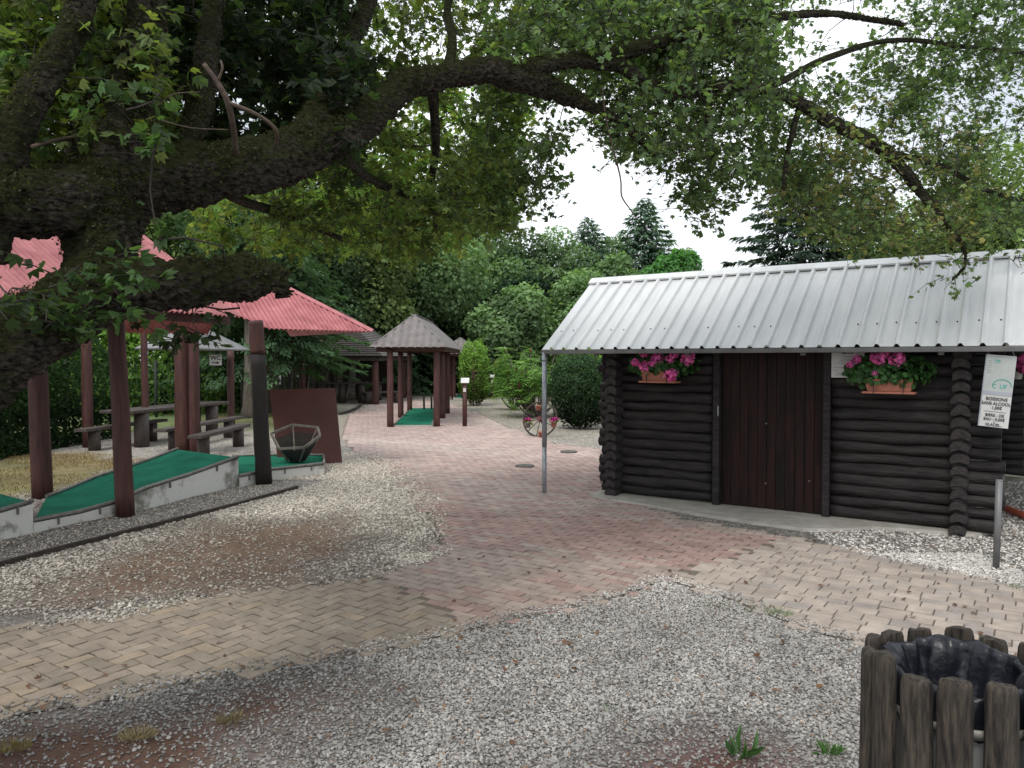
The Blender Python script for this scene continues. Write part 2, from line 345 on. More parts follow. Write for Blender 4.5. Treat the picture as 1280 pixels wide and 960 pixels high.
# ================= PAVERS (one mesh of real stones)
def rect_stone(cx,cy,lx,ly,wave=True):
    hx,hy=lx/2-.0034,ly/2-.0034
    if wave:
        a=.005; n=6; sgn=1
        top=[]; xs=[-hx+2*hx*k/n for k in range(n+1)]; off=[0,a,0,-a*0,-a,0,0] if False else [0,a,a*.2,-a,-a*.2,a*.6,0]
        if lx>=ly:
            pts=[(x,-hy+o_) for x,o_ in zip(xs,off)]+[(x,hy+o_) for x,o_ in zip(reversed(xs),reversed(off))]
        else:
            ys=[-hy+2*hy*k/n for k in range(n+1)]
            pts=[(hx+o_,y) for y,o_ in zip(ys,off)]+[(-hx+o_,y) for y,o_ in zip(reversed(ys),reversed(off))]
    else: pts=[(-hx,-hy),(0,-hy),(hx,-hy),(hx,hy),(0,hy),(-hx,hy)]
    return pts
def herring(nmin,nmax):
    w_=.1
    for k in range(nmin*2,nmax*2):
        for m in range(nmin//2,nmax//2):
            ox,oy=k+4*m,-k
            yield (ox+1)*w_,(oy+.5)*w_,.2,.1
            yield (ox+2.5)*w_,(oy+1)*w_,.1,.2
def running(nmin,nmax):
    for j in range(nmin,nmax):
        for i in range(nmin//2,nmax//2): yield i*.2+(j%2)*.1,j*.1,.2,.1
def parquet(nmin,nmax):
    y=nmin*.1; j=0
    while y<nmax*.1:
        hgt=(.15,.15,.09)[j%3]; l=(.17,.17,.21)[j%3]; x=nmin*.1+(j*.073%l)
        while x<nmax*.1: yield x,y+hgt/2,l,hgt; x+=l
        y+=hgt; j+=1
AX=Vector((.825,-.565)); AY=Vector((.565,.825))
Vt=[];Fq=[];Fn={};Cc=[]
def to_np(gen,wave,cls,org=(0,8)):
    arr=list(gen); out=[]
    for (cx,cy,lx,ly) in arr:
        x=org[0]+cx*AX[0]+cy*AY[0]; y=org[1]+cx*AX[1]+cy*AY[1]; out.append((x,y,cx,cy,lx,ly))
    A=np.array(out); 
    k=(A[:,1]>2.0)&(A[:,1]<33)&(np.abs(A[:,0])<A[:,1]*.75+1.2); A=A[k]
    k=inpoly(A[:,0],A[:,1],PAVE); A=A[k]
    pf=np.array([proj(x,y) for x,y in A[:,:2]])
    grey=inpoly(A[:,0],A[:,1],GREYP)
    tan=(pf[:,0]<430+(pf[:,1]-700)*1.9)&(pf[:,1]>690)
    c=np.where(grey,2,np.where(tan,1,0)); A=A[c==cls]
    return A
for cls,gen,wave in ((0,running(-200,220),True),(1,herring(-130,90),True),(2,parquet(-120,90),False)):
    A=to_np(gen,wave,cls)
    for x,y,cx,cy,lx,ly in A:
        pts=rect_stone(0,0,lx,ly,wave); n=len(pts); b=len(Vt); zt=.010+rs.normal()*.0016; tx,ty=rs.normal(size=2)*.006
        rot=rs.normal()*.012; ca,sa=math.cos(rot),math.sin(rot)
        for ring,(sc,zz) in enumerate(((1,-.03),(1,zt-.005),(.965 if lx>ly else .94,zt))):
            for (u,v) in pts:
                if ring==2: u-=math.copysign(.004,u)*(abs(u)>.02); v-=math.copysign(.004,v)*(abs(v)>.02)
                u2,v2=u*ca-v*sa,u*sa+v*ca
                Vt.append((x+u2*AX[0]+v2*AY[0],y+u2*AX[1]+v2*AY[1],zz+(u*tx+v*ty if ring else 0)))
        for r_ in range(2):
            for k in range(n): Fq.append((b+r_*n+k,b+r_*n+(k+1)%n,b+(r_+1)*n+(k+1)%n,b+(r_+1)*n+k))
        Fn.setdefault(n,[]).append([b+2*n+k for k in range(n)])
        v=vnoise(x,y,.9,3)*.5+vnoise(x,y,4,8)*.5; j=.90+.18*rs.rand()
        if cls==0:
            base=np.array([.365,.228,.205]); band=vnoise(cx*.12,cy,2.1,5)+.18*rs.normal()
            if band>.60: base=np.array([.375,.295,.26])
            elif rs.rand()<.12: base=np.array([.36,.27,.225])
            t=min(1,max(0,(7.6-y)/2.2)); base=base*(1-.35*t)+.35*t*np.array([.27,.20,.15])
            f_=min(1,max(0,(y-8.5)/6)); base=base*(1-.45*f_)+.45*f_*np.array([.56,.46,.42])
        elif cls==1: base=np.array([.28,.23,.175]) if rs.rand()<.9 else np.array([.32,.25,.17])
        else: base=np.array([.40,.335,.285]) if rs.rand()<.85 else np.array([.35,.31,.28])
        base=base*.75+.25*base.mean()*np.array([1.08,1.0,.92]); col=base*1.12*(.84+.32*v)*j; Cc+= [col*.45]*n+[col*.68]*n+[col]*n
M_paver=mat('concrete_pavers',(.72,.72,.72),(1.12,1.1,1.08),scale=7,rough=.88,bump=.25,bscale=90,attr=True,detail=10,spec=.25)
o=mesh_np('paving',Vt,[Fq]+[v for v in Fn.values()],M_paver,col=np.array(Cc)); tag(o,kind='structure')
# ================= LOOSE STONES (uncountable gravel)
def ico():
    t=(1+5**.5)/2; v=np.array([(-1,t,0),(1,t,0),(-1,-t,0),(1,-t,0),(0,-1,t),(0,1,t),(0,-1,-t),(0,1,-t),(t,0,-1),(t,0,1),(-t,0,-1),(-t,0,1)],float); v/=np.linalg.norm(v[0])
    f=np.array([(0,11,5),(0,5,1),(0,1,7),(0,7,10),(0,10,11),(1,5,9),(5,11,4),(11,10,2),(10,7,6),(7,1,8),(3,9,4),(3,4,2),(3,2,6),(3,6,8),(3,8,9),(4,9,5),(2,4,11),(6,2,10),(8,6,7),(9,8,1)]); return v,f
IV,IF=ico()
def stones(name,n,ylo,yhi,xlo,xhi,smin,smax,keep,m,near=True):
    u=rs.rand(n); y=ylo+(yhi-ylo)*u; x=(xlo+(xhi-xlo)*rs.rand(n))
    c,g=ground_props(x,y); inp=inpoly(x,y,PAVE); dd=seg_dist(x,y,PAVE)
    vis=(np.abs(x)<y*.70+.25)
    k=vis&((~inp)|((dd<np.where(y>8.5,.42,.17)*rs.rand(n)**2.5)))&(rs.rand(n)<np.clip(g,.10,1))&keep(x,y)
    x,y,c,g=x[k],y[k],c[k],g[k]; n=len(x)
    s=smin+(smax-smin)*rs.rand(n)**1.8
    sc=np.stack([s*(.8+.7*rs.rand(n)),s*(.6+.5*rs.rand(n)),s*(.35+.4*rs.rand(n))],1)*.5
    B=IV[None]*(1+.28*rs.uniform(-1,1,(n,12,1)))*sc[:,None]
    a=rs.rand(n)*6.283; tl=rs.normal(size=n)*.35; ca,sa=np.cos(a)[:,None],np.sin(a)[:,None]
    ct,st_=np.cos(tl)[:,None],np.sin(tl)[:,None]
    X=B[:,:,0]*ct-B[:,:,2]*st_; Z=B[:,:,0]*st_+B[:,:,2]*ct; Y=B[:,:,1]
    X,Y=X*ca-Y*sa,X*sa+Y*ca
    z0=sc[:,2]*.6+ (fbm(x,y,1.2,2)-.5)*.018 +rs.rand(n)*.004
    z0=np.where(inpoly(x,y,PAVE),.012+sc[:,2]*.7,z0)
    V=np.stack([X+x[:,None],Y+y[:,None],Z+z0[:,None]],-1).reshape(-1,3)
    F=((np.arange(n)*12)[:,None,None]+IF[None]).reshape(-1,3)
    tone=rs.rand(n)
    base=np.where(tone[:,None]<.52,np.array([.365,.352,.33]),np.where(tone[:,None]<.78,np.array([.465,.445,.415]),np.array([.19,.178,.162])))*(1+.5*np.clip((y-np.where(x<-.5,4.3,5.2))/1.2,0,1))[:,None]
    warm=np.clip((y-4.2)/1.4,0,1)[:,None]*np.clip((-x-.0)/.8,0,1)[:,None]; base=base*(1-warm)+warm*base*np.array([1.07,1.02,.94])
    rd=rs.rand(n)[:,None]; base=np.where(rd<.02,np.array([.30,.20,.13]),base)
    lim=np.clip(c.mean(1)/.33,.62,1.08)[:,None]; base=base*lim*(.8+.4*rs.rand(n)[:,None])
    o=mesh_np(name,V,[F],m,col=np.repeat(base,12,0)); tag(o,kind='stuff',label='loose pale gravel pebbles' if False else None); return o
M_stone=mat('pebble',(.85,.85,.85),(1.1,1.1,1.1),scale=60,rough=.85,attr=True,spec=.25)
o=stones('gravel',290000,2.6,6.9,-3.2,4.2,.009,.022,lambda x,y:~((x<-1)&(y>5.2)),M_stone); tag(o,'grey loose gravel across the foreground and beside the paving','gravel')
o=stones('pale_gravel',190000,5.2,14.5,-6.5,-.2,.011,.029,lambda x,y:(~inpoly(x,y,STRIP)),M_stone); tag(o,'whitish buff gravel with bare soil patches between path and lanes','gravel')
o=stones('path_gravel',22000,6.3,11,3.0,7.5,.014,.034,lambda x,y:(((x-1.17)*.565+(y-10)*.825)<-.05)|(((x-1.17)*.825-(y-10)*.565)>4.35),M_stone); tag(o,'white gravel strip along the foot of the log cabin','gravel')
o=stones('lane_gravel',26000,5,11,-6.5,-2.4,.01,.02,lambda x,y:inpoly(x,y,STRIP),M_stone); tag(o,'fine grey gravel strip between the timber edging and the minigolf lane','gravel')
# timber edging
m=MB(); pp=[G(px,py) for px,py in [(-300,790),(-80,730),(60,692),(180,662),(290,634),(372,611)]]
for a,b in zip(pp[:-1],pp[1:]): m.bar(a+Vector((0,0,.015)),b+Vector((0,0,.015)),.035,.06)
o=m.build('edging_board',M_dark,bev=.005); tag(o,'thin dark timber edging along the gravel beside the minigolf lane','edging')
m=MB(); pp=[G(px,py) for px,py in [(424,519),(436,516),(447,511),(452,506)]]
for a,b in zip(pp[:-1],pp[1:]): m.bar(a+Vector((0,0,.03)),b+Vector((0,0,.03)),.08,.1)
o=m.build('kerb_edging',M_dark); tag(o,'short curved kerb by the far red post of the shingle-roofed pavilion','edging')
# ================= LOG CABIN
A=Vector((1.17,10.0,0)); RZ=math.atan2(-.565,.825)
cabin=thing('log_cabin','dark stained log cabin with pale ribbed metal roof and a plank door','cabin',A,RZ)
CM=ROOT[cabin.name]
def LB(): return MB(CM)
M_log=mat('black_stained_logs',(.005,.0043,.0045),(.040,.034,.034),scale=4,rough=.55,bump=.8,bscale=14,stretch=(.7,6,6),spec=.35)
M_logend=mat('log_end_grain',(.012,.010,.011),(.045,.037,.035),scale=22,rough=.8,bump=.5,bscale=40)
M_door=mat('red_brown_door_planks',(.006,.0035,.0035),(.034,.011,.009),scale=2.6,rough=.6,bump=.35,bscale=20,stretch=(7,7,.6),contrast=(.35,.7),spec=.25)
ZL=[.105+.118*k for k in range(16)]
def log(m,p,q,r,seed,axis='x'):
    n=14; pts=[Vector(p).lerp(Vector(q),i/n)+Vector((0,0,.006*math.sin(i*.6+seed))) for i in range(n+1)]
    m.tube([m.M.inverted()@(m.M@v) for v in pts],[r*(1+.04*math.sin(seed*3+i*.45)) for i in range(n+1)],14,wob=.16,seed=seed,nf=5)
# front wall either side of the door
for (x0,x1) in ((0,1.50),(2.83,4.42)):
    m=LB()
    for k,z in enumerate(ZL):
        e0=-rnd.uniform(-.03,.03) if x0==0 else 0; e1=rnd.uniform(-.035,.03) if x1>4 else 0
        log(m,(x0+e0,0.02,z),(x1+e1,.02,z),.061+rnd.uniform(-.009,.011),k*1.7+x0)
    m.build('wall',M_log,cabin)
D=4.75
# side walls: logs run back, ends project in front of the front wall
for xs in (.235,4.06):
    m=LB()
    for k in range(17):
        z=.045+.118*k; r=.066+rnd.uniform(-.008,.008); y0=-.17+rnd.uniform(-.025,.025)
        if z>1.88: continue
        m.tube([(xs+rnd.uniform(-.012,.012),y0,z),(xs,1.5,z),(xs,3,z),(xs,D+.25,z)],[r*1.12,r,r,r],14,wob=.05,seed=k,nf=6)
    o=m.build('wall',[M_log],cabin)
m=LB()
for k,z in enumerate(ZL): log(m,(-.02,D,z),(4.55+rnd.uniform(-.03,.03),D,z),.064,k+40)
m.build('wall',M_log,cabin)
# end grain discs on the projecting logs
m=LB()
for xs in (.235,4.06):
    for k in range(17):
        z=.045+.118*k
        if z>1.88: continue
        r=.068+rnd.uniform(-.004,.012); y=-.205-rnd.uniform(0,.02); m=LB(); x=xs+rnd.uniform(-.01,.01)
        n=16; vs=[]
        for kk in range(n):
            a=2*math.pi*kk/n; rr=r*(1+.05*math.sin(a*3+k))
            px_,pz_=math.cos(a)*rr*1.1, math.sin(a)*rr
            if pz_<-.25*r: pz_=-.25*r-.35*(abs(px_)/r)*r*.9+.12*r
            vs.append((x+px_,y,z+pz_))
        fs=[tuple(reversed(range(n)))] ; vs+=[(a_,y+.09,b_) for a_,_,b_ in vs]
        fs=[tuple(range(n))]+[(i,i+n,(i+1)%n+n,(i+1)%n) for i in range(n)]
        m.add(vs,fs); m.build('log_end',M_logend,cabin,bev=.006)
# dark boards added only to stop light leaking between the logs
m=LB(); m.box((.87,.05,.97),(1.24,.03,1.76)); m.box((3.44,.05,.97),(1.2,.03,1.76)); m.box((.26,2.4,.97),(.03,4.6,1.76)); m.box((4.03,2.4,.97),(.03,4.6,1.76)); m.build('light_block',M_dark,cabin)
# gable infill boards (right and left)
for xs in (.235,4.06):
    m=LB(); m.add([(xs-.02,0,1.86),(xs-.02,D,1.92),(xs-.02,.98,2.62),(xs+.02,0,1.86),(xs+.02,D,1.92),(xs+.02,.98,2.62)],[(0,2,1),(3,4,5),(0,1,4,3),(1,2,5,4),(2,0,3,5)]); m.build('gable_board',M_dark,cabin)
# door
m=LB(); npl=11; x=1.60
for k in range(npl):
    w_=(2.75-1.60)/npl; m.box((x+w_/2,.03+rnd.uniform(-.002,.002),.96),(w_-.004,.03,1.84)); x+=w_
door=m.build('door',M_door,cabin,bev=.003)
m=LB()
for hx,hz in ((2.12,1.02),(2.12,.33),(2.6,.4)): m=LB(); m.tube([(hx,.012,hz),(hx,.001,hz)],.011,8); m.build('bolt_head',M_gutter,door)
m=LB(); m.box((1.555,-.02,.93),(.08,.12,1.86)); m.box((2.79,-.02,.93),(.075,.12,1.86)); m.box((2.17,.06,1.87),(1.3,.05,.06)); m.build('door_frame',M_log,cabin,bev=.006)
m=LB(); m.box((1.585,-.088,1.15),(.012,.012,.12)); m.build('latch',M_galv,door)
# roof (front slope short and steep, rear slope long and shallow)
ex0=-.66; Lx=7.3; ey=-.42; ez=1.885; ry=.95; rz=2.89
def ribbed(M,o,e,u,n,L,S,pitch,hr,wtop,wbase,th=.002):
    """trapezoid ribbed sheet; o origin corner, e eave dir, u upslope, n normal"""
    vs=[];prof=[];x=0
    while x<L-1e-6:
        for dx,h in ((0,0),(pitch-wbase,0),(pitch-(wbase+wtop)/2,hr),(pitch-(wbase-wtop)/2,hr)):
            if x+dx<=L: prof.append((x+dx,h))
        x+=pitch
    prof.append((L,0)); m=MB(M); k=len(prof)
    for t in (0,S): vs+=[Vector(o)+Vector(e)*a+Vector(u)*t+Vector(n)*h for a,h in prof]
    m.add(vs,[(i,i+1,i+1+k,i+k) for i in range(k-1)]); return m
sl=Vector((0,ry-ey,rz-ez)); S=sl.length; u=sl/S; nrm=Vector((0,-u.z,u.y))
M_roof=mat('pale_painted_steel',(.57,.59,.60),(.70,.71,.72),scale=2.2,rough=.42,metal=.1,bump=.03,detail=12,stretch=(5,.7,.7),contrast=(.25,.62))
m=ribbed(CM,(ex0,ey,ez),(1,0,0),u,nrm,Lx,S,.183,.034,.024,.060)
rf=m.build('roof_sheet',M_roof,cabin)
sm=rf.modifiers.new('Solidify','SOLIDIFY'); sm.thickness=.003; sm.offset=-1
sl2=Vector((0,D+.5-ry,1.95-rz)); S2=sl2.length; u2=sl2/S2; n2=Vector((0,-u2.z,u2.y))
m=ribbed(CM,(ex0,ry,rz),(1,0,0),u2,n2,Lx,S2,.183,.034,.024,.060); o=m.build('roof_sheet',M_roof,cabin); sm=o.modifiers.new('Solidify','SOLIDIFY'); sm.thickness=.003; sm.offset=-1
m=LB(); x0,x1=ex0-.01,ex0+Lx+.01
a=Vector((0,ry,rz+.045)); f1=a-u*.13+nrm*.0; f2=a+u2*.14
m.add([(x0,f1.y,f1.z),(x1,f1.y,f1.z),(x1,a.y,a.z),(x0,a.y,a.z),(x0,f2.y,f2.z),(x1,f2.y,f2.z),(x0,f1.y+.003,f1.z-.02),(x1,f1.y+.003,f1.z-.02)],[(0,1,2,3),(3,2,5,4),(6,7,1,0)])
m.build('ridge_cap',M_roof,rf)
m=LB(); m.box(((x0+x1)/2,ey+.012,ez-.032),(Lx,.045,.05)); m.build('eaves_trim',M_gutter,cabin,bev=.006)
m=LB()
for k in range(38):
    x=ex0+.183*k+.10
    if x>Lx+ex0: break
    if rnd.random()<.45: continue
    c=Vector((x,ey,ez))+u*(.42+rnd.uniform(-.01,.01)); m=LB(); m.tube([c,c+nrm*.009],.008,8); m.build('roof_screw',M_ink,rf)
m=LB() # verge boards and rafters
m.bar((ex0+.02,ey+.03,ez-.04),(ex0+.02,ry,rz-.05),.03,.07); m.bar((ex0+.02,ry,rz-.05),(ex0+.02,D+.48,1.9),.03,.07)
for x in (.1,1.3,2.6,3.9,5.2,6.5): m.bar((x,ey+.06,ez-.055),(x,ry,rz-.06),.05,.08); m.bar((x,ry,rz-.06),(x,D+.4,1.9),.05,.08)
m.build('rafter',M_gutter,cabin)
# posts carrying the eaves
for x in (-.63,6.5):
    m=LB(); m.tube([(x,-.40,0),(x,-.40,.62)],.029,14); m.tube([(x,-.40,.62),(x,-.40,1.85)],.033,14); m.tube([(x,-.40,1.74),(x,-.40,1.76)],.038,14); m.box((x,-.39,1.845),(.09,.06,.02)); m.build('post',M_galv,cabin)
# downpipe elbow of terracotta pipe by the far right corner
p0=Vector(G(1252,641)); p1=Vector(G(1288,652))
m=MB(); m.tube(crom([p0+Vector((-.10,.12,.12)),p0+Vector((0,0,.07)),p1+Vector((0,0,.04))],5),.04,12); o=m.build('drain_pipe',mat('orange_pipe',(.40,.09,.05),(.48,.13,.08),rough=.5)); tag(o,'short orange drain pipe lying on gravel past the cabin corner','pipe')
# concrete footing
M_conc=mat('pale_concrete',(.30,.28,.24),(.46,.44,.40),scale=5,rough=.9,bump=.3,bscale=50)
m=LB(); out=[(-.05,-.12),(.0,-.30),(.35,-.42),(1.0,-.50),(1.6,-.66),(2.2,-.76),(2.75,-.78),(3.05,-.6),(3.3,-.3),(3.6,-.2),(4.2,-.12),(4.3,.1),(4.3,4.9),(.1,4.9),(-.05,.1)]
n=len(out); m.add([(x,y,.032) for x,y in out]+[(x,y-.03,-.05) for x,y in out],[tuple(range(n))]+[(i,i+n,(i+1)%n+n,(i+1)%n) for i in range(n)]); tag(m.build('cabin_slab',M_conc),kind='structure')
# ---------- notices
def placard(name,label,cat,c,w_,h_,xd,up,th=.006,m=M_paper,frame=None):
    x=Vector(xd).normalized(); u=Vector(up); u=(u-x*u.dot(x)).normalized(); n=x.cross(u)   # n faces viewer side when x runs to the right
    Mx=Matrix((x,n,u)).transposed()
    b=MB(); b.box(Vector(c),(w_,th,h_),Mx)
    t=thing(name,label,cat,Vector(c)-u*h_/2); b.build('panel',m,t,bev=.001)
    return t,x,u,n
F3=Vector((.825,-.565,0)); B3=Vector((.565,.825,0)); UP=Vector((0,0,1))
def CL(x,y,z): return CM@Vector((x,y,z))
t,x,u,n=placard('notice','white typed rules notice fixed on the wall right of the door','notice',CL(3.0,-.075,1.705),.33,.29,F3,UP)
text('Mini Golf',.030,M_ink,t,CL(3.0,-.075,1.705)+x*0+u*.118+n*.0045,x,u)
m=MB(); Mx=Matrix((x,n,u)).transposed()
for k,(w_,dx,dz) in enumerate([(.17,.03,.082),(.13,0,.055),(.12,-.02,.04),(.28,0,.012),(.10,.02,-.01),(.29,0,-.035),(.05,.03,-.05),(.03,-.12,-.07),(.16,-.04,-.1),(.2,-.03,-.118)]): 
    m=MB(); m.box(CL(3.0,-.075,1.705)+x*dx+u*dz+n*.0035,(w_,.002,.004),Mx); m.build('printed_line',M_greyink,t)
# hanging price sign, tilted
sc_=CL(4.375,-.37,1.455); tl=R(-5); xs_=F3*math.cos(tl)+UP*math.sin(tl)*1; us_=UP*math.cos(tl)-F3*math.sin(tl)
t,x,u,n=placard('price_sign','tilted white price board hanging from the eaves at the cabin corner','sign',sc_,.235,.68,xs_,us_,th=.012)
def T(s,sz,dx,dz,m=M_ink,al='CENTER',sx=.88): text(s,sz,m,t,sc_+x*dx+u*dz+n*.0105,x,u,align=al,sx=sx)
m=MB(); Mx=Matrix((x,n,u)).transposed()
m.box(sc_+u*.165+n*.007,(.228,.003,.335),Mx); m.build('drinks_card',mat('laminated_card',(.42,.46,.45),(.52,.55,.54),scale=10,rough=.3),t)
m=MB(); m.box(sc_-u*.02+n*.0085,(.233,.003,.035),Mx); m.build('tape',mat('grey_tape',(.36,.38,.43),(.42,.44,.5),rough=.4),t)
m=MB(); m.box(sc_-x*.122,(.010,.02,.68),Mx); m.build('edge_strip',M_galv,t)
T('BOISSONS',.043,.0,-.075); T('SANS ALCOOL',.040,0,-.118); T('1,50€',.040,.01,-.158)
m=MB(); m.box(sc_-u*.195+n*.0065,(.18,.002,.004),Mx); m.build('rule_line',M_ink,t)
T('BIERE - DE',.038,0,-.228); T('EAU - 0,50€',.038,0,-.266); T('+',.03,0,-.292); T('GLACES...',.036,0,-.318)
for k in range(6): 
    m=MB(); m.box(sc_-x*.09+u*(.28-.022*k)+n*.0093,(.035,.001,.005),Mx); m.build('printed_line',M_greyink,t)
T('TP',.05,-.03,.275,M_teal)
T('C  UF',.055,.01,.045,M_teal)
# arc emblem
m=MB(); c=sc_+x*.03+u*.055+n*.010
m.tube([c+x*.075*math.cos(a_)+u*.06*math.sin(a_) for a_ in [math.pi*k/14 for k in range(15)]],.004,6); m.build('emblem',M_teal,t)
m=MB()
for dx in(-.1,.1): m.tube([sc_+x*dx+u*.34,CL(4.375+dx,-.38,1.86)],.0025,6)
m.build('hanging_wire',M_galv,t)
# ---------- geranium boxes
M_gleaf=mat('geranium_leaf',(.7,.7,.7),(1.1,1.1,1.1),scale=9,rough=.6,attr=True,trans=.25)
def flowers(t,c,lx,ly,lz,nl,blooms,ax,ay,seed=0,lsz=.05):
    r=np.random.RandomState(seed); p=r.normal(size=(nl,3)); p/=np.linalg.norm(p,axis=1,keepdims=True); p*=(.45+.55*r.rand(nl,1)**.5)
    pos=np.array(c)+p[:,:1]*np.array(ax)*lx+p[:,1:2]*np.array(ay)*ly+p[:,2:3]*np.array([0,0,1])*lz
    n_=p+np.array([0,-.5,.6])+r.normal(size=(nl,3))*.5; d=r.normal(size=(nl,3))
    col=np.array([.045,.13,.03])*(.5+1.0*r.rand(nl,1))*np.array([1,1,1])
    leaves('foliage',pos,lsz*(.7+.7*r.rand(nl)),n_,d,ROUND,col,M_gleaf,t)
    for (dx,dz,rr) in blooms:
        q=r.normal(size=(70,3)); q/=np.linalg.norm(q,axis=1,keepdims=True); q[:,2]*=.85
        rr*=1.38; cc=Vector(c)+Vector(ax)*dx+Vector((0,0,dz))-Vector(ay)*(ly*.9)
        pos=np.array(cc)+q*rr*(.55+.45*r.rand(70,1)); sh=.55+.6*r.rand(70,1)
        col=np.array([.95,.20,.56])*sh+np.array([.12,.10,.12])*(r.rand(70,1)<.35)
        leaves('blossom',pos,rr*(.4+.25*r.rand(70)),q+r.normal(size=(70,3))*.35,r.normal(size=(70,3)),ROUND,col,M_fl,t)
def fbox(xc,y,z,wd,label,blooms,seed,nl=900,lx=.36,lz=.15,fdx=0):
    t=thing('flower_box',label,'flower box',CL(xc,y,z),RZ,'geranium boxes on the cabin front')
    m=MB(ROOT[t.name]); b=wd/2
    vs=[(-b*.88,-.06,.02),(b*.88,-.06,.02),(b*.88,.06,.02),(-b*.88,.06,.02),(-b,-.085,.15),(b,-.085,.15),(b,.085,.15),(-b,.085,.15),(-b*.95,-.07,.14),(b*.95,-.07,.14),(b*.95,.07,.14),(-b*.95,.07,.14)]
    m.add(vs,[(0,3,2,1),(0,1,5,4),(1,2,6,5),(2,3,7,6),(3,0,4,7),(4,5,9,8),(5,6,10,9),(6,7,11,10),(7,4,8,11),(8,9,10,11)]); m.build('trough',M_terra,t,bev=.005)
    m=MB(ROOT[t.name]); m.box((0,0,.008),(wd*1.08,.19,.022)); m.build('saucer',M_terra,t,bev=.004)
    m=MB(ROOT[t.name])
    for q in (-.6,.6): m.bar((b*q,-.095,-.006),(b*q,.14,-.006),.015,.006); m.bar((b*q,-.092,-.006),(b*q,-.092,.10),.015,.006,up=(1,0,0)); m.bar((b*q,.13,-.006),(b*q,.13,.2),.015,.006,up=(1,0,0))
    m.build('bracket',M_ink,t)
    flowers(t,CL(xc+fdx,y-.02,z+.23),lx,.11,lz,nl,blooms,F3,B3,seed)
    # stems
    return t
fbox(.885,-.15,1.475,.46,'terracotta trough of pink geraniums hanging left of the door','',3,fdx=.04) if False else None
fbox(.87,-.15,1.475,.44,'terracotta trough of pink geraniums hanging left of the cabin door',[(-.32,.02,.04),(-.20,.13,.045),(-.2,-.03,.05),(-.07,.02,.05),(-.02,.07,.055),(.13,.06,.04),(.19,.11,.04),(.36,.06,.058),(.15,-.13,.06),(-.28,.0,.03)],5,lx=.46,lz=.165,fdx=.05)
fbox(3.42,-.15,1.405,.46,'terracotta trough of pink geraniums hanging right of the cabin door',[(-.05,.17,.045),(-.09,.13,.058),(.08,.13,.06),(-.02,.21,.035),(-.30,.12,.035),(-.36,.07,.03),(-.12,-.02,.022)],8,lx=.45,lz=.18,fdx=.0)
t=thing('flower_pot','white pot of pink geraniums hanging past the cabin corner','flower pot',P(1271,474,8.3))
m=MB(ROOT[t.name]); m.lathe((0,0,0),[(.001,0),(.045,0),(.06,.13),(.066,.13),(.066,.145),(.055,.145),(.05,.12),(.001,.12)],16); m.build('pot',M_paper,t)
m=MB(ROOT[t.name]); m.bar((-.02,.06,.12),(-.55,.16,.12),.02,.01); m.build('bracket',M_galv,t)
flowers(t,P(1276,458,8.3),.15,.12,.10,120,[(-.05,.06,.06),(.0,.0,.06),(.07,.03,.07),(-.04,-.02,.05),(.14,.0,.06)],Vector((1,0,0)),Vector((0,1,0)),9)
# square marker post at right
g=G(1245,711); t_=thing('marker_post','short bare galvanised post standing in the gravel before the cabin corner','post',g)
m=MB(); m.tube([g,g+Vector((.012,0,.74))],.026,16); m.build('tube',M_gutter,t_); m=MB(); m.tube([g+Vector((.012,0,.735)),g+Vector((.012,0,.75))],.026,16); m.build('cap',M_gutter,t_)
# ================= LITTER BIN
bc=Vector((1.47,2.5,0)); t=thing('litter_bin','slatted half-log litter bin with black liner bag in the lower right corner','bin',bc)
M_slat=mat('weathered_half_log',(.004,.003,.0025),(.095,.075,.055),scale=13,rough=.85,bump=.8,bscale=22,stretch=(5,5,.6),contrast=(.35,.75))
M_can=mat('grey_zinc_can',(.46,.47,.46),(.58,.59,.58),scale=5,rough=.5,metal=.4)
ns=14
for k in range(ns):
    a=2*math.pi*(k+.35)/ns+rnd.uniform(-.03,.03); r_=.265; w_=.047+rnd.uniform(-.005,.005); h_=.785+rnd.uniform(-.022,.022); lean=rnd.uniform(-.012,.012)
    c=bc+Vector((math.cos(a)*r_,math.sin(a)*r_,0)); tx=Vector((-math.sin(a),math.cos(a),0)); nx=Vector((math.cos(a),math.sin(a),0))
    m=MB(); vs=[];fs=[];seg=14
    zz=[0,.15,.3,.45,.6,h_-.05,h_-.018,h_-.004,h_]
    for j,z in enumerate(zz):
        s_=[1,1,1,1,1,1,.95,.86,.7][j]
        for q in range(seg):
            an=2*math.pi*q/seg; u_=math.cos(an)*w_*s_; v_=math.sin(an)*.030*s_; v_=max(v_,-.016)
            ww=1+.10*noise.noise(Vector((u_*30+k*5,v_*30,z*5)))
            p=c+tx*(u_*ww+lean*z)+nx*v_*ww; vs.append((p.x,p.y,z+.01*noise.noise(Vector((u_*40,v_*40+k,z)))*(j>5)))
    for i in range(len(zz)-1):
        for q in range(seg): fs.append((i*seg+q,i*seg+(q+1)%seg,(i+1)*seg+(q+1)%seg,(i+1)*seg+q))
    m.add(vs,fs,True); m.add(vs[-seg:],[tuple(range(seg))]); m.build('slat',M_slat,t)
m=MB(); m.lathe(bc,[(.19,.05),(.20,.06),(.208,.64),(.212,.645),(.208,.65),(.200,.645),(.17,.1),(0,.1)],40); m.build('can',M_can,t)
for z in (.18,.62): m=MB(); m.lathe(bc,[(.228,z-.015),(.236,z-.015),(.236,z+.015),(.228,z+.015),(.228,z-.015)],40); m.build('hoop',M_rail,t)
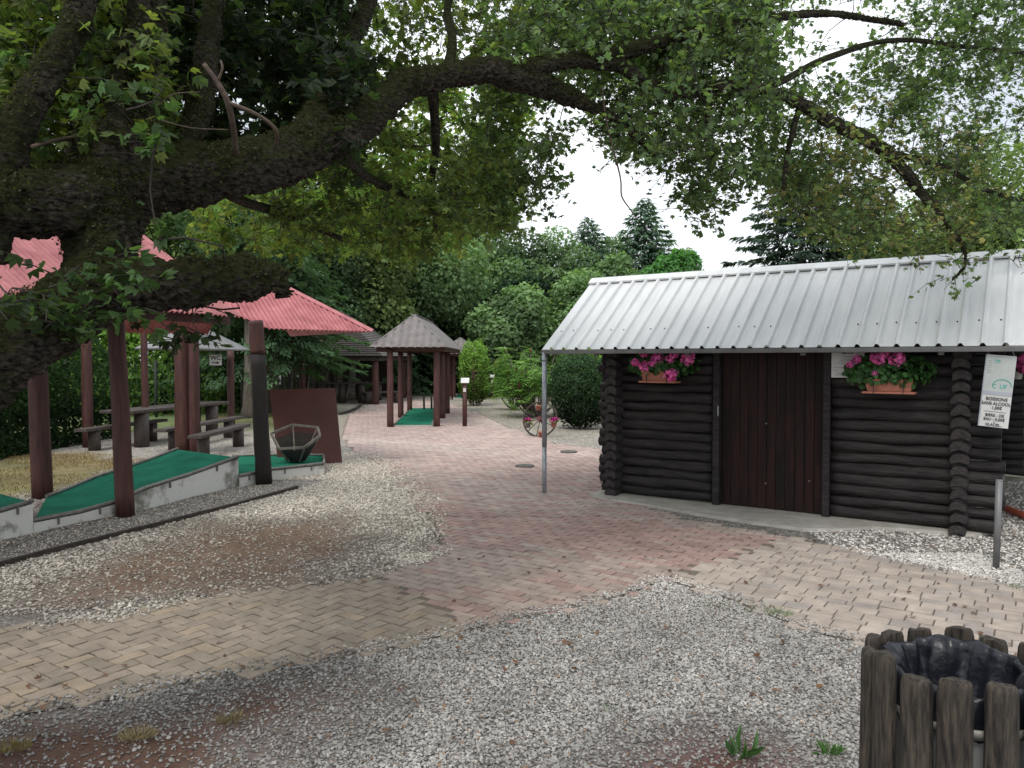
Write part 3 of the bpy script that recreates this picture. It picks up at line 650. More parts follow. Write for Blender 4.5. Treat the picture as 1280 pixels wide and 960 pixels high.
# liner bag: folded over the rim
M_bag=mat('black_bag_plastic',(.006,.007,.010),(.012,.013,.02),scale=4,rough=.33,bump=.5,bscale=14,spec=.4)
vs=[];fs=[];seg=96; prof=[(.215,.635),(.218,.65),(.222,.67),(.224,.69),(.222,.72),(.216,.745),(.206,.765),(.196,.76),(.186,.74),(.178,.70),(.168,.66),(.155,.61),(.135,.56),(.10,.52),(.05,.50),(.0,.495)]
for i,(r_,z) in enumerate(prof):
    for k in range(seg):
        an=2*math.pi*k/seg; f=Vector((math.cos(an),math.sin(an),0))
        am=(.008 if i<3 else .003 if i<6 else .016)
        cr_=noise.noise(f*5+Vector((0,0,i*.25)))*am*1.6+abs(noise.noise(f*11+Vector((3,0,i*.3))))*am*1.4
        cr_+=(.016*noise.noise(f*7+Vector((5,2,i*.15)))+.012*(abs(noise.noise(f*13+Vector((1,7,i*.12))))-.2))*(1 if i<3 else .35 if i<6 else 1.1); zz_=z+noise.noise(f*3.5+Vector((0,9,i*.2)))*(.05 if i==0 else .016 if i<9 else .04)+.016*math.sin(an*1+.6)+(.006*math.sin(an*5+1) if i<3 else 0)
        if i>6: cr_-=.03*abs(noise.noise(f*4+Vector((0,0,i*.4))))
        vs.append(bc+f*(r_+cr_)+Vector((0,0,zz_-.015)))
for i in range(len(prof)-1):
    for k in range(seg): fs.append((i*seg+k,i*seg+(k+1)%seg,(i+1)*seg+(k+1)%seg,(i+1)*seg+k))
m=MB(); m.add(vs,fs,True); m.build('liner_bag',M_bag,t)
# ================= MINIGOLF LANES
def lane(name,label,near,far,wall_far=True,end_cap=True):
    """near/far: lists of (x,y,z)"""
    t=thing(name,label,'minigolf lane',Vector(((near[0][0]+far[0][0])/2,(near[0][1]+far[0][1])/2,0)))
    n=len(near); m=MB(); N_=[Vector(p) for p in near]; F_=[Vector(p) for p in far]
    lo=lambda v:Vector((v.x,v.y,-.03))
    vs=[];
    dn=Vector((0,0,-.012))
    def wl(pts):
        b=len(pts); m.add([p+dn for p in pts]+[lo(p) for p in pts],[(i,i+1,i+1+b,i+b) for i in range(b-1)])
    wl(N_); wl(list(reversed(F_))); wl([F_[0],N_[0]]); wl([N_[-1],F_[-1]]); m.build('base',M_white,t)
    m=MB(); k=len(N_); m.add([p+Vector((0,0,.0)) for p in N_]+F_,[(i,i+1,i+1+k,i+k) for i in range(k-1)]); m.build('carpet',M_green,t)
    for pts in (N_,F_):
        m=MB(); m.tube([p+Vector((0,0,.018)) for p in pts],.021,10); rr=m.build('rail',M_rail,t)
    m=MB()
    for a,b in zip(N_[:-1],N_[1:]):
        c=(a+b)/2; d=(b-a).normalized(); o_=Vector((d.y,-d.x,0)); 
        m.bar(c+o_*.012+Vector((0,0,.01)),c+o_*.012+Vector((0,0,-.075)),.03,.012,up=d)
    m.build('rail_bracket',M_rail,t)
    return t
def NP(px,pyg,pyt): g=G(px,pyg); q=P(px,pyt,g.y); return (q.x,q.y,q.z)
def lift(px,py,z): q=G(px,py,z); return (q.x,q.y,q.z)
near2=[NP(42,666,652),NP(100,653,641),NP(147,644,628),NP(180,637,612),NP(240,621,593),NP(298,607,572)]
hs=[p[2] for p in near2]
far2=[lift(px,py,h) for (px,py),h in zip([(58,622),(88,611),(118,598),(150,588),(186,576),(222,562)],hs)]
lane('minigolf_lane','green sloping ramp lane rising to the right between the red posts',near2,far2)
near3=[NP(299,609,596),NP(322,604,591),NP(339,600,587),NP(372,596,583),NP(405,592,579)]; h3=near3[0][2]
near3=[(p[0],p[1],h3) for p in near3]
far3=[lift(px,py,h3) for px,py in [(290,571),(312,570),(340,569.5),(372,569.5),(404,570)]]
l3=lane('minigolf_lane','short level green lane end under the basket and leaning board',near3,far3)
m=MB(); m.tube([Vector(near3[-1])+Vector((0,0,.018)),Vector(far3[-1])+Vector((0,0,.018))],.021,10); m.build('rail',M_rail,l3)
near1=[NP(-160,716,668),NP(-60,690,651),NP(0,675,640),NP(41,666,628)]
h1=[p[2] for p in near1]
dirp=Vector((-1.0,.75))
far1=[(p[0]+dirp.x,p[1]+dirp.y,p[2]) for p in near1]
lane('minigolf_lane','raised end of green lane with peeling white wall at left edge',near1,far1)
# low grey stain strip on carpet
# ================= RED PAVILION
def post(name,root,base,top,r,m_,seg=16,split=None):
    b=MB(); base=Vector(base);top=Vector(top); n=10
    pts=[base.lerp(top,i/n)+Vector((.003*math.sin(i*.8+base.x*5),0,0)) for i in range(n+1)]
    b.tube(pts,[r*(1.05-.12*i/n) for i in range(n+1)],seg,wob=.05,seed=base.x,nf=4); return b.build(name,m_,root)
M_redroof=mat('pink_red_roof_sheet',(.33,.10,.11),(.56,.215,.225),scale=3.5,rough=.55,bump=.02,detail=8,contrast=(.35,.7),spec=.3)
pav=thing('red_roofed_pavilion','long red corrugated roof on brown log posts over the minigolf lanes','pavilion',(-4.6,9.5,0))
def corr(o,e,u,L,S,pitch,amp,clips=(),t0=0):
    import bmesh
    e=Vector(e).normalized();u=Vector(u).normalized();n=e.cross(u)
    if n.z<0: n=-n
    k=int(L/(pitch/4))+1; vs=[]
    for t_ in (t0,S):
        for i in range(k): vs.append(Vector(o)+e*(i*pitch/4)+u*t_+n*amp*[1,1,.8,-1][i%4])
    bm=bmesh.new(); bv=[bm.verts.new(v) for v in vs]
    for i in range(k-1): bm.faces.new((bv[i],bv[i+1],bv[i+1+k],bv[i+k]))
    for co,no in clips: bmesh.ops.bisect_plane(bm,geom=bm.verts[:]+bm.edges[:]+bm.faces[:],plane_co=co,plane_no=no,clear_outer=True)
    bm.verts.index_update(); V=[v.co.copy() for v in bm.verts]; F=[tuple(v.index for v in f.verts) for f in bm.faces]; bm.free()
    m=MB(); m.add(V,F); return m
ez_=2.25
# lane axis A and bent axis B
dA=Vector((.34,.94,0)).normalized(); dB=Vector((.75,.66,0)).normalized(); uA=Vector((-dA.y,dA.x,0)); uB=Vector((-dB.y,dB.x,0))
PA=P(302,397,9.06); PA.z=ez_; hw=1.55; rise=1.10
UA=(uA*hw+Vector((0,0,rise))); UB=(uB*hw+Vector((0,0,rise)))
SA=UA.length
LA=6.0; OA=PA-dA*LA
m=corr(OA,dA,UA,LA,SA+.02,.072,.016); s1=m.build('roof_sheet',M_redroof,pav)
BR=P(465,416,12.3); BR.z=2.2; BLc=P(335,413,11.2); BLc.z=2.2; dB=(BR-BLc).normalized(); uB=Vector((-dB.y,dB.x,0)); UB=(uB*hw+Vector((0,0,rise)))
LB_=(BR-BLc).length; OB=BLc-dB*1.4
nB=dB.cross(UB).normalized()
# notch edge at the left of the bent bay, and hip cut at its right end
def on_plane(px,py,co,no):
    a,y,w_=ray(px,py); d=Vector((a,y,w_)); c=Vector((0,0,H)); t_=(co-c).dot(no)/d.dot(no); return c+d*t_
Q1=on_plane(300,396,BLc,nB); ed=(Q1-BLc).normalized(); cl1=(BLc,(ed.cross(nB)).normalized())
if cl1[1].dot(BR+UB*.5-BLc)>0: cl1=(BLc,-cl1[1])
HT=BR-dB*1.55*1.0+UB*1.0; hd=(HT-BR).normalized(); c2=hd.cross(nB).normalized()
if c2.dot(BLc-BR)>0: c2=-c2
m=corr(OB,dB,UB,1.4+LB_+.02,SA,.072,.016,clips=[cl1,(BR,c2)]); s2=m.build('roof_sheet',M_redroof,pav)
m=MB(); m.bar(BR+nB*.02,HT+nB*.02,.10,.015,up=nB); m.build('hip_cap',M_redroof,pav)
# hip end sheet (far right end) and rear slopes
RB0=BLc+UB-dB*1.4; 
m=MB(); BK=BR+uB*hw*2; m.add([BR,HT,BK],[(0,1,2)]); m.build('roof_sheet',M_redroof,pav)
DB=-UB+uB*hw*2
m=corr(RB0,dB,DB,1.4+(HT-RB0).dot(dB)+1.5,SA,.072,.016,clips=[(HT,(BK-HT).cross(nB+Vector((0,0,0))).normalized() if False else dB)]); s3=m.build('roof_sheet',M_redroof,pav)
DA=-UA+uA*hw*2
m=corr(OA+UA,dA,DA,LA,SA,.072,.016); m.build('roof_sheet',M_redroof,pav)
# beams
m=MB(); m.bar(OA+uA*.2-Vector((0,0,.03)),PA+uA*.2-Vector((0,0,.03)),.08,.1); m.bar(BLc+uB*.3+Vector((0,0,.08)),BR+uB*.3-dB*.4+Vector((0,0,.08)),.08,.1); m.build('beam',M_redwood,pav)
g=G(157,645); post('post',pav,g,(g.x-.08,g.y,2.36),.095,M_redwood)
g=G(53,623); post('post',pav,g,(g.x-.05,g.y,3.0),.115,M_redwood)
g=G(330,605); o_=post('post',pav,g,(g.x-.07,g.y,1.85),.108,M_burnt); o_['label']='charred black lower post'; post('post',pav,(g.x-.07,g.y,1.84),(g.x-.09,g.y,2.3),.103,M_redwood)
g=G(230,566); post('post',pav,g,(g.x,g.y,2.5),.15,M_redwood)
g=G(244,567); post('post',pav,g,(g.x,g.y,2.5),.095,M_redwood)
# ================= PICNIC SHELTER behind
M_sheet=mat('pale_grey_sheet',(.15,.155,.155),(.24,.24,.24),scale=2,rough=.6)
ps=thing('picnic_shelter','picnic shelter with pale grey sheet roof behind the red pavilion','shelter',(-7.6,17.5,0))
c1=P(313,438,20);c1.z=2.02; c2_=P(205,432,15.2); c2_.z=2.02
c2_=P(236,434,17.3); c2_.z=2.02; e1=Vector((-8.5,17.3,2.02)); e2=Vector((-8.8,20.5,2.02)); r1=Vector((-7.8,18.4,2.6)); r2=Vector((-7.8,19.3,2.6))
m=MB(); th=Vector((0,0,.04)); 
m.add([c2_,c1,e2,e1,r1,r2],[(0,1,5,4),(1,2,5),(2,3,4,5),(3,0,4)]); o=m.build('roof',M_sheet,ps); s_=o.modifiers.new('Solidify','SOLIDIFY'); s_.thickness=.035
for (px,py,r_) in ((110,559,.10),(182,554,.07),(289,532,.095)):
    g=G(px,py); post('post',ps if px>250 else pav,g,(g.x,g.y,2.0 if px>250 else 3.1),r_,M_redwood)
# WC sign hanging on it
sc2=P(269.5,450,19.4); t,x,u,n=placard('toilet_sign','small white WC sign with arrow hanging from the grey picnic shelter','sign',sc2,.30,.27,(1,.1,0),UP,m=mat('bright_plate',(.82,.82,.82),(.9,.9,.9),rough=.4))
text('WC',.15,M_ink,t,sc2+u*.05+n*.006,x,u)
m=MB(); b=sc2-u*.07+n*.006
m.add([b-x*.09+u*.012,b-x*.09-u*.012,b+x*.03-u*.012,b+x*.03-u*.035,b+x*.10,b+x*.03+u*.035,b+x*.03+u*.012],[tuple(range(7))]); m.build('arrow',M_ink,t)
m=MB(); m.tube([sc2+u*.13-x*.12,sc2+u*.32-x*.12],.004,5); m.tube([sc2+u*.13+x*.12,sc2+u*.32+x*.12],.004,5); m.build('hook',M_galv,t)
# ---------- tables and benches
def plank_top(m,a,b,w_,z,th,n=3):
    a=Vector((a[0],a[1],z));b=Vector((b[0],b[1],z)); d=(b-a).normalized(); s_=Vector((-d.y,d.x,0)); pw=w_/n
    for k in range(n): o_=s_*((k-(n-1)/2)*pw); m.bar(a+o_,b+o_,pw-.012,th)
def bench(a,b,z,w_,label,legs=(.15,.85),group=None,name='bench',cat='bench'):
    a=Vector(a);b=Vector(b); c=(a+b)/2; t=thing(name,label,cat,(c.x,c.y,0),group=group)
    m=MB(); plank_top(m,a,b,w_,z-.03,.06,1 if w_<.35 else 3); m.build('seat' if cat=='bench' else 'table_top',M_plank,t,bev=.008)
    for f in legs:
        q=a.lerp(b,f); m=MB(); rr=.11 if w_<.4 else .14
        offs=(0,) if w_<.4 else (-.22,.22)
        d=(b-a).normalized()
        m.tube([(q.x,q.y,0),(q.x,q.y,z-.06)],rr,12,wob=.08,nf=5) if len(offs)==1 else [m.tube([(q.x-d.y*k,q.y+d.x*k,0),(q.x-d.y*k,q.y+d.x*k,z-.06)],rr,12,wob=.08,nf=5) for k in offs]
        m.build('leg',M_plank,t)
    return t
bench((-7.75,15.0),(-7.15,18.5),.76,.75,'dark plank picnic table under the grey shelter, left of the double post',(.13,.85),name='picnic_table',cat='table')
bench((-8.15,14.45),(-7.75,17.0),.45,.27,'dark low bench on the far left side of the picnic table',group='benches round the picnic table')
bench((-6.62,14.4),(-6.35,17.8),.45,.27,'dark low bench between picnic table and double post',group='benches round the picnic table')
bench((-5.55,13.4),(-5.55,15.9),.43,.27,'short dark bench right of the double post behind the ramp',group='benches round the picnic table')
# ================= LEANING BOARD
M_board=mat('rust_brown_board',(.062,.016,.010),(.098,.028,.018),scale=1.8,rough=.6,bump=.1)
q=[P(428,579,13.0),P(348,582,12.6),P(337,487,12.95),P(419,485,13.4)]; q[0].z=max(0,q[0].z*0+.0); q[1].z=.0
m=MB(); nn=(q[1]-q[0]).cross(q[3]-q[0]).normalized()*.02; m.add([v for v in q]+[v+nn for v in q],[(0,1,2,3),(7,6,5,4),(0,4,5,1),(1,5,6,2),(2,6,7,3),(3,7,4,0)])
t=thing('leaning_panel','large rust-brown panel leaning back at the end of the green lane','panel',(q[0]+q[1])/2)
m.build('board',M_board,t,bev=.004)
m=MB(); a=(q[2]+q[3])/2; m.bar(a-Vector((0,-.02,.05)),Vector((a.x,a.y+.55,0)),.05,.05); m.build('prop',M_redwood,t)
# ================= WIRE BASKET
M_net=mat('black_netting',(.012,.014,.013),(.025,.03,.026),rough=.8)
M_oldw=mat('grey_lath',(.10,.09,.075),(.21,.19,.16),scale=12,rough=.8,bump=.2,stretch=(1,1,1))
D0=12.0
rim=[P(339,542,D0),P(366,531,12.35),P(397,534,12.35),P(400,545,12.05),P(381,559,11.75),P(349,561,11.75)]
rim=[Vector((p.x,p.y,.62+.0*p.z)) if False else p for p in rim]
bot=P(370,573,12.0); bot.z=h3
t=thing('ball_catcher','funnel-shaped lath basket with black netting standing on the green lane','basket',bot)
m=MB()
for a,b in zip(rim,rim[1:]+rim[:1]): m.bar(a,b,.035,.035)
m.build('rim',M_oldw,t)
bots=[bot+Vector((.13*math.cos(k*math.pi/3+2.2),.10*math.sin(k*math.pi/3+2.2),.03)) for k in range(6)]
bots=[bot+ (Vector((r_.x,r_.y,0))-Vector((bot.x,bot.y,0)))*.38+Vector((0,0,.03)) for r_ in rim]
for a,b in zip(rim,bots): m=MB(); m.bar(a,b,.022,.022); m.build('stay',M_oldw,t)
m=MB()
for i in range(6):
    a,b,c,d=rim[i],rim[(i+1)%6],bots[(i+1)%6],bots[i]; K=16
    lo_=.22
    for k in range(K+1):
        f=k/K; m.tube([a.lerp(d,lo_+.0).lerp(b.lerp(c,lo_),f),d.lerp(c,f)],.006,4)
        g_=lo_+(1-lo_)*f; m.tube([a.lerp(d,g_),b.lerp(c,g_)],.006,4)
n=6; m.add([v for v in bots],[tuple(range(6))]); m.build('net',M_net,t)
# ================= GREY SHELTER OVER LANE
def shelter(label,X0,X1,Y0,Y1,zt,ze,zr,posts,hip=.9,ov=.28,roofm=None,pr=.075):
    t=thing('shelter',label,'shelter',((X0+X1)/2,(Y0+Y1)/2,0)); xm=(X0+X1)/2
    a,b,c,d=Vector((X0-ov,Y0-ov,ze)),Vector((X1+ov,Y0-ov,ze)),Vector((X1+ov,Y1+ov,ze)),Vector((X0-ov,Y1+ov,ze)); r1,r2=Vector((xm,Y0+hip,zr)),Vector((xm,Y1-hip,zr))
    rm=roofm or M_shed
    m=corr(a,(1,0,0),(0,(r1-a).y,(r1-a).z),(b-a).length,math.hypot((r1-a).y,(r1-a).z)+.01,.20,.013,clips=[(a,Vector(((zr-0)*0-(r1-a).y,(r1-a).x,0)).normalized()),(b,Vector(((r1-b).y,-(r1-b).x,0)).normalized())])
    o=m.build('roof_sheet',rm,t)
    ux=(r1-b); U=Vector((ux.x,0,ux.z))
    m=corr(b,(0,1,0),U,(c-b).length,U.length+.01,.20,.013,clips=[(b,Vector((-(r1-b).y,(r1-b).x,0)).normalized()*(1)),(c,Vector(((c-r2).y,-(c-r2).x,0)).normalized()*(-1))]); m.build('roof_sheet',rm,t)
    m=MB(); m.add([d,a,r1,r2],[(0,1,2,3)]); m.add([c,d,r2],[(0,1,2)]); m.build('roof_sheet',rm,t)
    m=MB(); m.bar(r1,r2,.12,.03); m.bar(a,r1,.05,.02); m.bar(b,r1,.05,.02); m.bar(c,r2,.05,.02); m.build('ridge_cap',rm,t)
    m=MB()
    for p,q in ((a,b),(b,c),(c,d),(d,a)): i=Vector((xm,(Y0+Y1)/2,ze-.08)); m.bar(p.lerp(i,.12)-Vector((0,0,.05)),q.lerp(i,.12)-Vector((0,0,.05)),.06,.09)
    m.build('beam',M_redwood,t)
    for (x,y) in posts: post('post',t,(x,y,0),(x,y,ze-.02),pr,M_redwood,12)
    return t
S1P=[G(488,534),G(501,522.5),G(512,514.5),G(546,533.5),G(553,523),G(559,517)]
sh=shelter('grey ribbed hip roof on six red-brown posts over a straight green lane',-3.35,-1.95,19.9,26.2,2.05,2.08,2.98,[(g.x,g.y) for g in S1P],pr=.085)
def flatlane(label,x0,x1,y0,y1,h=.06,name='minigolf_lane',skew=0):
    t=thing(name,label,'minigolf lane',((x0+x1)/2,(y0+y1)/2,0)); MS=Matrix.Translation((x0,y0,0))@Matrix.Rotation(R(skew),4,'Z')@Matrix.Translation((-x0,-y0,0)); MB_=lambda:MB(MS)
    m=MB_(); m.box(((x0+x1)/2,(y0+y1)/2,h/2-.02),(x1-x0,y1-y0,h-.01+.02)); m.build('base',M_conc,t,bev=.01)
    m=MB_(); m.box(((x0+x1)/2,(y0+y1)/2,h-.003),(x1-x0-.12,y1-y0-.12,.012)); m.build('carpet',M_green,t)
    for x in (x0+.04,x1-.04): m=MB_(); m.tube([(x,y0,h+.01),(x,y1,h+.01)],.02,8); m.build('rail',M_rail,t)
    for q in (.0,.26): m=MB_(); m.tube([(x0+.50+q,y1-.7,h),(x0+.49+q,y1-.7,h+.45)],.035,8); m.build('peg',M_dark,t)
    return t
flatlane('flat green lane under the six-post grey shelter',-3.12,-2.06,20.0,27.0,skew=3.6)
M_mar=None
g=G(571,499); S2=[(-3.0,33.6),(-2.6,34.2),(-2.9,36.8),(-1.7,33.6),(-1.62,35.5),(-1.7,37)]
shelter('small distant grey hip roof shelter partly hidden by the clipped shrub',-3.05,-1.6,33.5,37.0,2.0,2.02,2.75,S2,pr=.09)
flatlane('distant green lane seen between far shelter posts and clipped shrub',-2.6,-1.7,33.8,37,h=.1)
# info posts
def infopost(px,pyb,pyt,label,r_=.06):
    g=G(px,pyb); z=P(px,pyt,g.y).z; t=thing('info_post',label,'sign post',g)
    m=MB(); m.tube([g,g+Vector((0,0,z-.03))],r_,12); m.build('post',M_redwood,t)
    m=MB(); Mx=Matrix.Rotation(R(40),3,'X')@Matrix.Rotation(R(0),3,'Z'); m.box(g+Vector((.01,-.02,z+.03)),(.22,.20,.016),Mx); m.build('plate',M_paper,t,bev=.003)
    m=MB(); m.box(g+Vector((0,-r_-.012,z-.22)),(.07,.02,.1)); m.build('number_tag',M_paper,t)
infopost(581,533,477,'red-brown post with tilted white plate beside the six-post shelter',.062)
infopost(615,497,471,'farther post with white plate on the gravel past the clipped shrub',.06)
# round covers
for px,py,r_,lb in ((656,584,.155,'round grey cover lying on the paving nearest the metal post'),(711,566,.16,'round grey cover lying on the paving near the cabin log ends')):
    g=G(px,py); t=thing('ground_cover',lb,'cover',g); m=MB(); m.lathe(g,[(0.001,.0),(r_,.0),(r_,.03),(r_*.93,.036),(0.001,.036)],28); m.build('disc',mat('grey_cover',(.07,.068,.06),(.14,.13,.12),scale=9,rough=.8,bump=.2),t)
    m=MB(); m.tube([g+Vector((-.04,0,.037)),g+Vector((0,0,.05)),g+Vector((.04,0,.037))],.006,6); m.build('handle',M_rail,t)
# ================= WAGON WHEEL WITH POTS
wc=P(675,524.5,17.5); rw=.40; t=thing('wagon_wheel','old iron-tyred wagon wheel carrying flower pots on the gravel','wheel',(wc.x,wc.y,0))
ax=Vector((.93,-.36,0)).normalized(); fx=Vector((.36,.93,0)).normalized(); wu=(UP*.97+fx*.25).normalized(); wc=Vector((wc.x,wc.y,rw*.97+.01)); wn=ax.cross(wu)
m=MB(); K=36; m.tube([wc+ax*rw*math.cos(2*math.pi*k/K)+wu*rw*math.sin(2*math.pi*k/K) for k in range(K+1)],.020,8,caps=False); m.build('rim',M_dark,t)
for k in range(10): a_=2*math.pi*(k+.3)/10; m=MB(); m.tube([wc,wc+(ax*math.cos(a_)+wu*math.sin(a_))*rw],.011,6); m.build('spoke',M_dark,t)
m=MB(); m.tube([wc-wn*.09,wc+wn*.09],.055,12); m.build('hub',mat('red_hub',(.10,.015,.02),rough=.5),t)
def fpot(c,r_,mm,label,fc,seed,green=False):
    t=thing('flower_pot',label,'flower pot',c,group='flower pots on the wagon wheel'); m=MB(); m.lathe(c,[(.001,0),(r_*.68,0),(r_*.95,r_*1.5),(r_*1.08,r_*1.5),(r_*1.08,r_*1.8),(r_*.9,r_*1.8),(r_*.85,r_*1.5),(.001,r_*1.5)],16); m.build('pot',mm,t)
    r=np.random.RandomState(seed); 
    if fc is None: return
    for nm,n,cl,zz,mt,s_ in (('foliage',60,(.14,.22,.04) if green else (.05,.13,.03),1.9,M_gleaf,.05),('blossom',70,fc,2.6,M_fl,.045)):
        p=r.normal(size=(n,3))*np.array([.5,.5,.35])*r_*1.1; pos=np.array(c)+np.array([0,0,r_*zz])+p; leaves(nm,pos,s_*(.7+.5*r.rand(n)),p+r.normal(size=(n,3))*.05,r.normal(size=(n,3)),ROUND,np.array(cl)*(.7+.6*r.rand(n,1)),mt,t)
def WP(px,py,dy=-.05): p=P(px,py,wc.y+dy); return p
fpot(WP(660,535,-.1),.07,M_gutter,'grey pot with magenta blooms over yellow-green leaves, left side of the wagon wheel',(.40,.04,.18),1,True)
fpot(WP(692,534,-.15),.07,M_terra,'terracotta pot with bright magenta blooms on the right side of the wheel',(.62,.05,.30),2)
fpot(WP(673,513,.05),.065,M_terra,'terracotta pot without blooms at the top of the wagon wheel',None,3)
fpot(Vector((wc.x+.02,wc.y-.2,0)),.075,M_terra,'empty terracotta pot standing at the foot of the wagon wheel',None,4)
# ================= SHINGLED PAVILION far left
M_shing=mat('dark_shingles',(.035,.03,.026),(.085,.075,.065),scale=3,rough=.9,bump=.6,bscale=9,stretch=(1,1,6)); M_shl=mat('lit_shingles',(.12,.115,.11),(.19,.18,.17),scale=3,rough=.9,bump=.5,bscale=9,stretch=(1,1,6))
t=thing('shingle_pavilion','open pavilion with dark shingle hip roof among tree trunks','pavilion',(-8,33,0))
a,b=Vector((-11.6,29.7,1.93)),Vector((-5.02,29.7,1.90)); c,d=Vector((-4.6,36.5,1.93)),Vector((-11.6,36.5,1.93)); r1=Vector((-9.3,33,4.0)); r2=Vector((-7.5,33,4.0))
m=MB(); rows=14
def slope(m,a,b,r1,r2,rows=26):
    for k in range(rows):
        f0,f1=k/rows,(k+1)/rows; up_=Vector((0,0,.03)); n=(b-a).cross(r1-a).normalized()*.03
        if n.z<0:n=-n
        p,q,r_,s_=a.lerp(r1,f0),b.lerp(r2,f0),b.lerp(r2,f1),a.lerp(r1,f1); m.add([p+n,q+n,r_,s_,p,q],[(0,1,2,3),(4,5,1,0)])
slope(m,a,b,r1,r2); slope(m,c,d,r2,r1); slope(m,d,a,r1,r1); m.build('roof',M_shing,t)
m=MB(); slope(m,b,c,r2,r2); m.build('roof',M_shl,t)  # right slope: lighter copy of the shingles, painting it as the lit side
m=MB(); 
for p,q in ((a,b),(b,c),(c,d),(d,a)): i=Vector((-8.3,33,1.85)); m.bar(p.lerp(i,.06)-Vector((0,0,.1)),q.lerp(i,.06)-Vector((0,0,.1)),.1,.16)
m.build('beam',M_dark,t)
for x,y in ((-5.35,30.1),(-8.2,30.1),(-11.2,30.1),(-5.1,36),(-8.2,36),(-11.2,36)): post('post',t,(x,y,0),(x,y,1.85),.13,M_redwood,12)
m=MB(); m.box((-9.2,37.2,.95),(6.5,.1,1.9)); m.build('back_screen',M_dark,t)
bench((-7.9,31.1),(-5.9,31.4),.85,.8,'dark picnic table in the shade of the shingle pavilion',(.12,.5,.88),name='picnic_table',cat='table')
bench((-5.9,30.5),(-4.6,31.4),.48,.4,'bench with pale ends at the right of the shingle pavilion table',(.1,.9))
bench((-7.6,33.3),(-5.6,33.6),.8,.8,'rear picnic table deep under the shingle pavilion',(.12,.5,.88),name='picnic_table',cat='table')
g=G(348,500); z=2.0; t=thing('notice_post','thin white upright notice seen behind the charred post','sign',(P(348,500,30)[0],30,0)); c=P(348,468,30); m=MB(); m.box(c,(.22,.03,.78),Matrix.Rotation(R(4),3,'Y')); m.build('panel',M_paper,t); m=MB(); m.tube([(c.x,c.y+.04,0),(c.x,c.y+.04,c.z)],.03,8); m.build('post',M_dark,t)
# mesh fence at left
t=thing('mesh_fence','dark green wire mesh fence on thin posts behind the picnic area','fence',(-12,23,0)); fa=Vector((-17,22.2,0)); fb=Vector((-7.2,24.2,0))
for k in range(9): p=fa.lerp(fb,k/8); m=MB(); m.tube([p,p+Vector((0,0,1.75))],.045,8); m.build('post',M_net,t)
m=MB()
for k in range(80): p=fa.lerp(fb,k/79); m.tube([p,p+Vector((0,0,1.65))],.004,3)
for k in range(9): m.tube([fa+Vector((0,0,.05+.2*k)),fb+Vector((0,0,.05+.2*k))],.004,3)
m.build('mesh_panel',mat('green_wire',(.01,.06,.03),rough=.6),t)
# blue water butt right edge
g=G(1285,560); t=thing('water_butt','blue barrel beyond the cabin at the right picture edge','barrel',(g.x+.08,g.y,0)); m=MB(); m.lathe(t.location,[(.001,0),(.26,0),(.29,.3),(.29,.7),(.26,.95),(.001,.95)],20); m.build('drum',mat('blue_plastic',(.03,.08,.25),(.05,.12,.33),rough=.4),t); m=MB(); m.lathe(t.location,[(.001,.95),(.27,.95),(.27,.99),(.001,.99)],20); m.build('lid',M_ink,t)
# ================= VEGETATION
M_bark=mat('grey_bark',(.06,.05,.04),(.17,.145,.12),scale=6,rough=.9,bump=.7,bscale=14,stretch=(3,3,.6))
M_birch=mat('pale_bark',(.08,.07,.06),(.34,.31,.27),scale=5,rough=.9,bump=.4,stretch=(1,1,3),contrast=(.4,.5))
def crown_pts(n,lobes,r_):
    """points spread through a set of ellipsoid lobes, denser near the surface; returns pos, outward dir, rel depth, lobe tone"""
    L_=np.array(lobes,float); vol=L_[:,3]*L_[:,4]*L_[:,5]; k=r_.choice(len(L_),n,p=vol/vol.sum())
    d=r_.normal(size=(n,3)); d/=np.linalg.norm(d,axis=1,keepdims=True); rr=(r_.rand(n)**.33*.55+.45)
    rr*=.85+.3*vnoise(d[:,0]*3+k*7,d[:,1]*3+d[:,2]*4,1.4,3)
    pos=L_[k,:3]+d*rr[:,None]*L_[k,3:6]
    return pos,d,rr,k
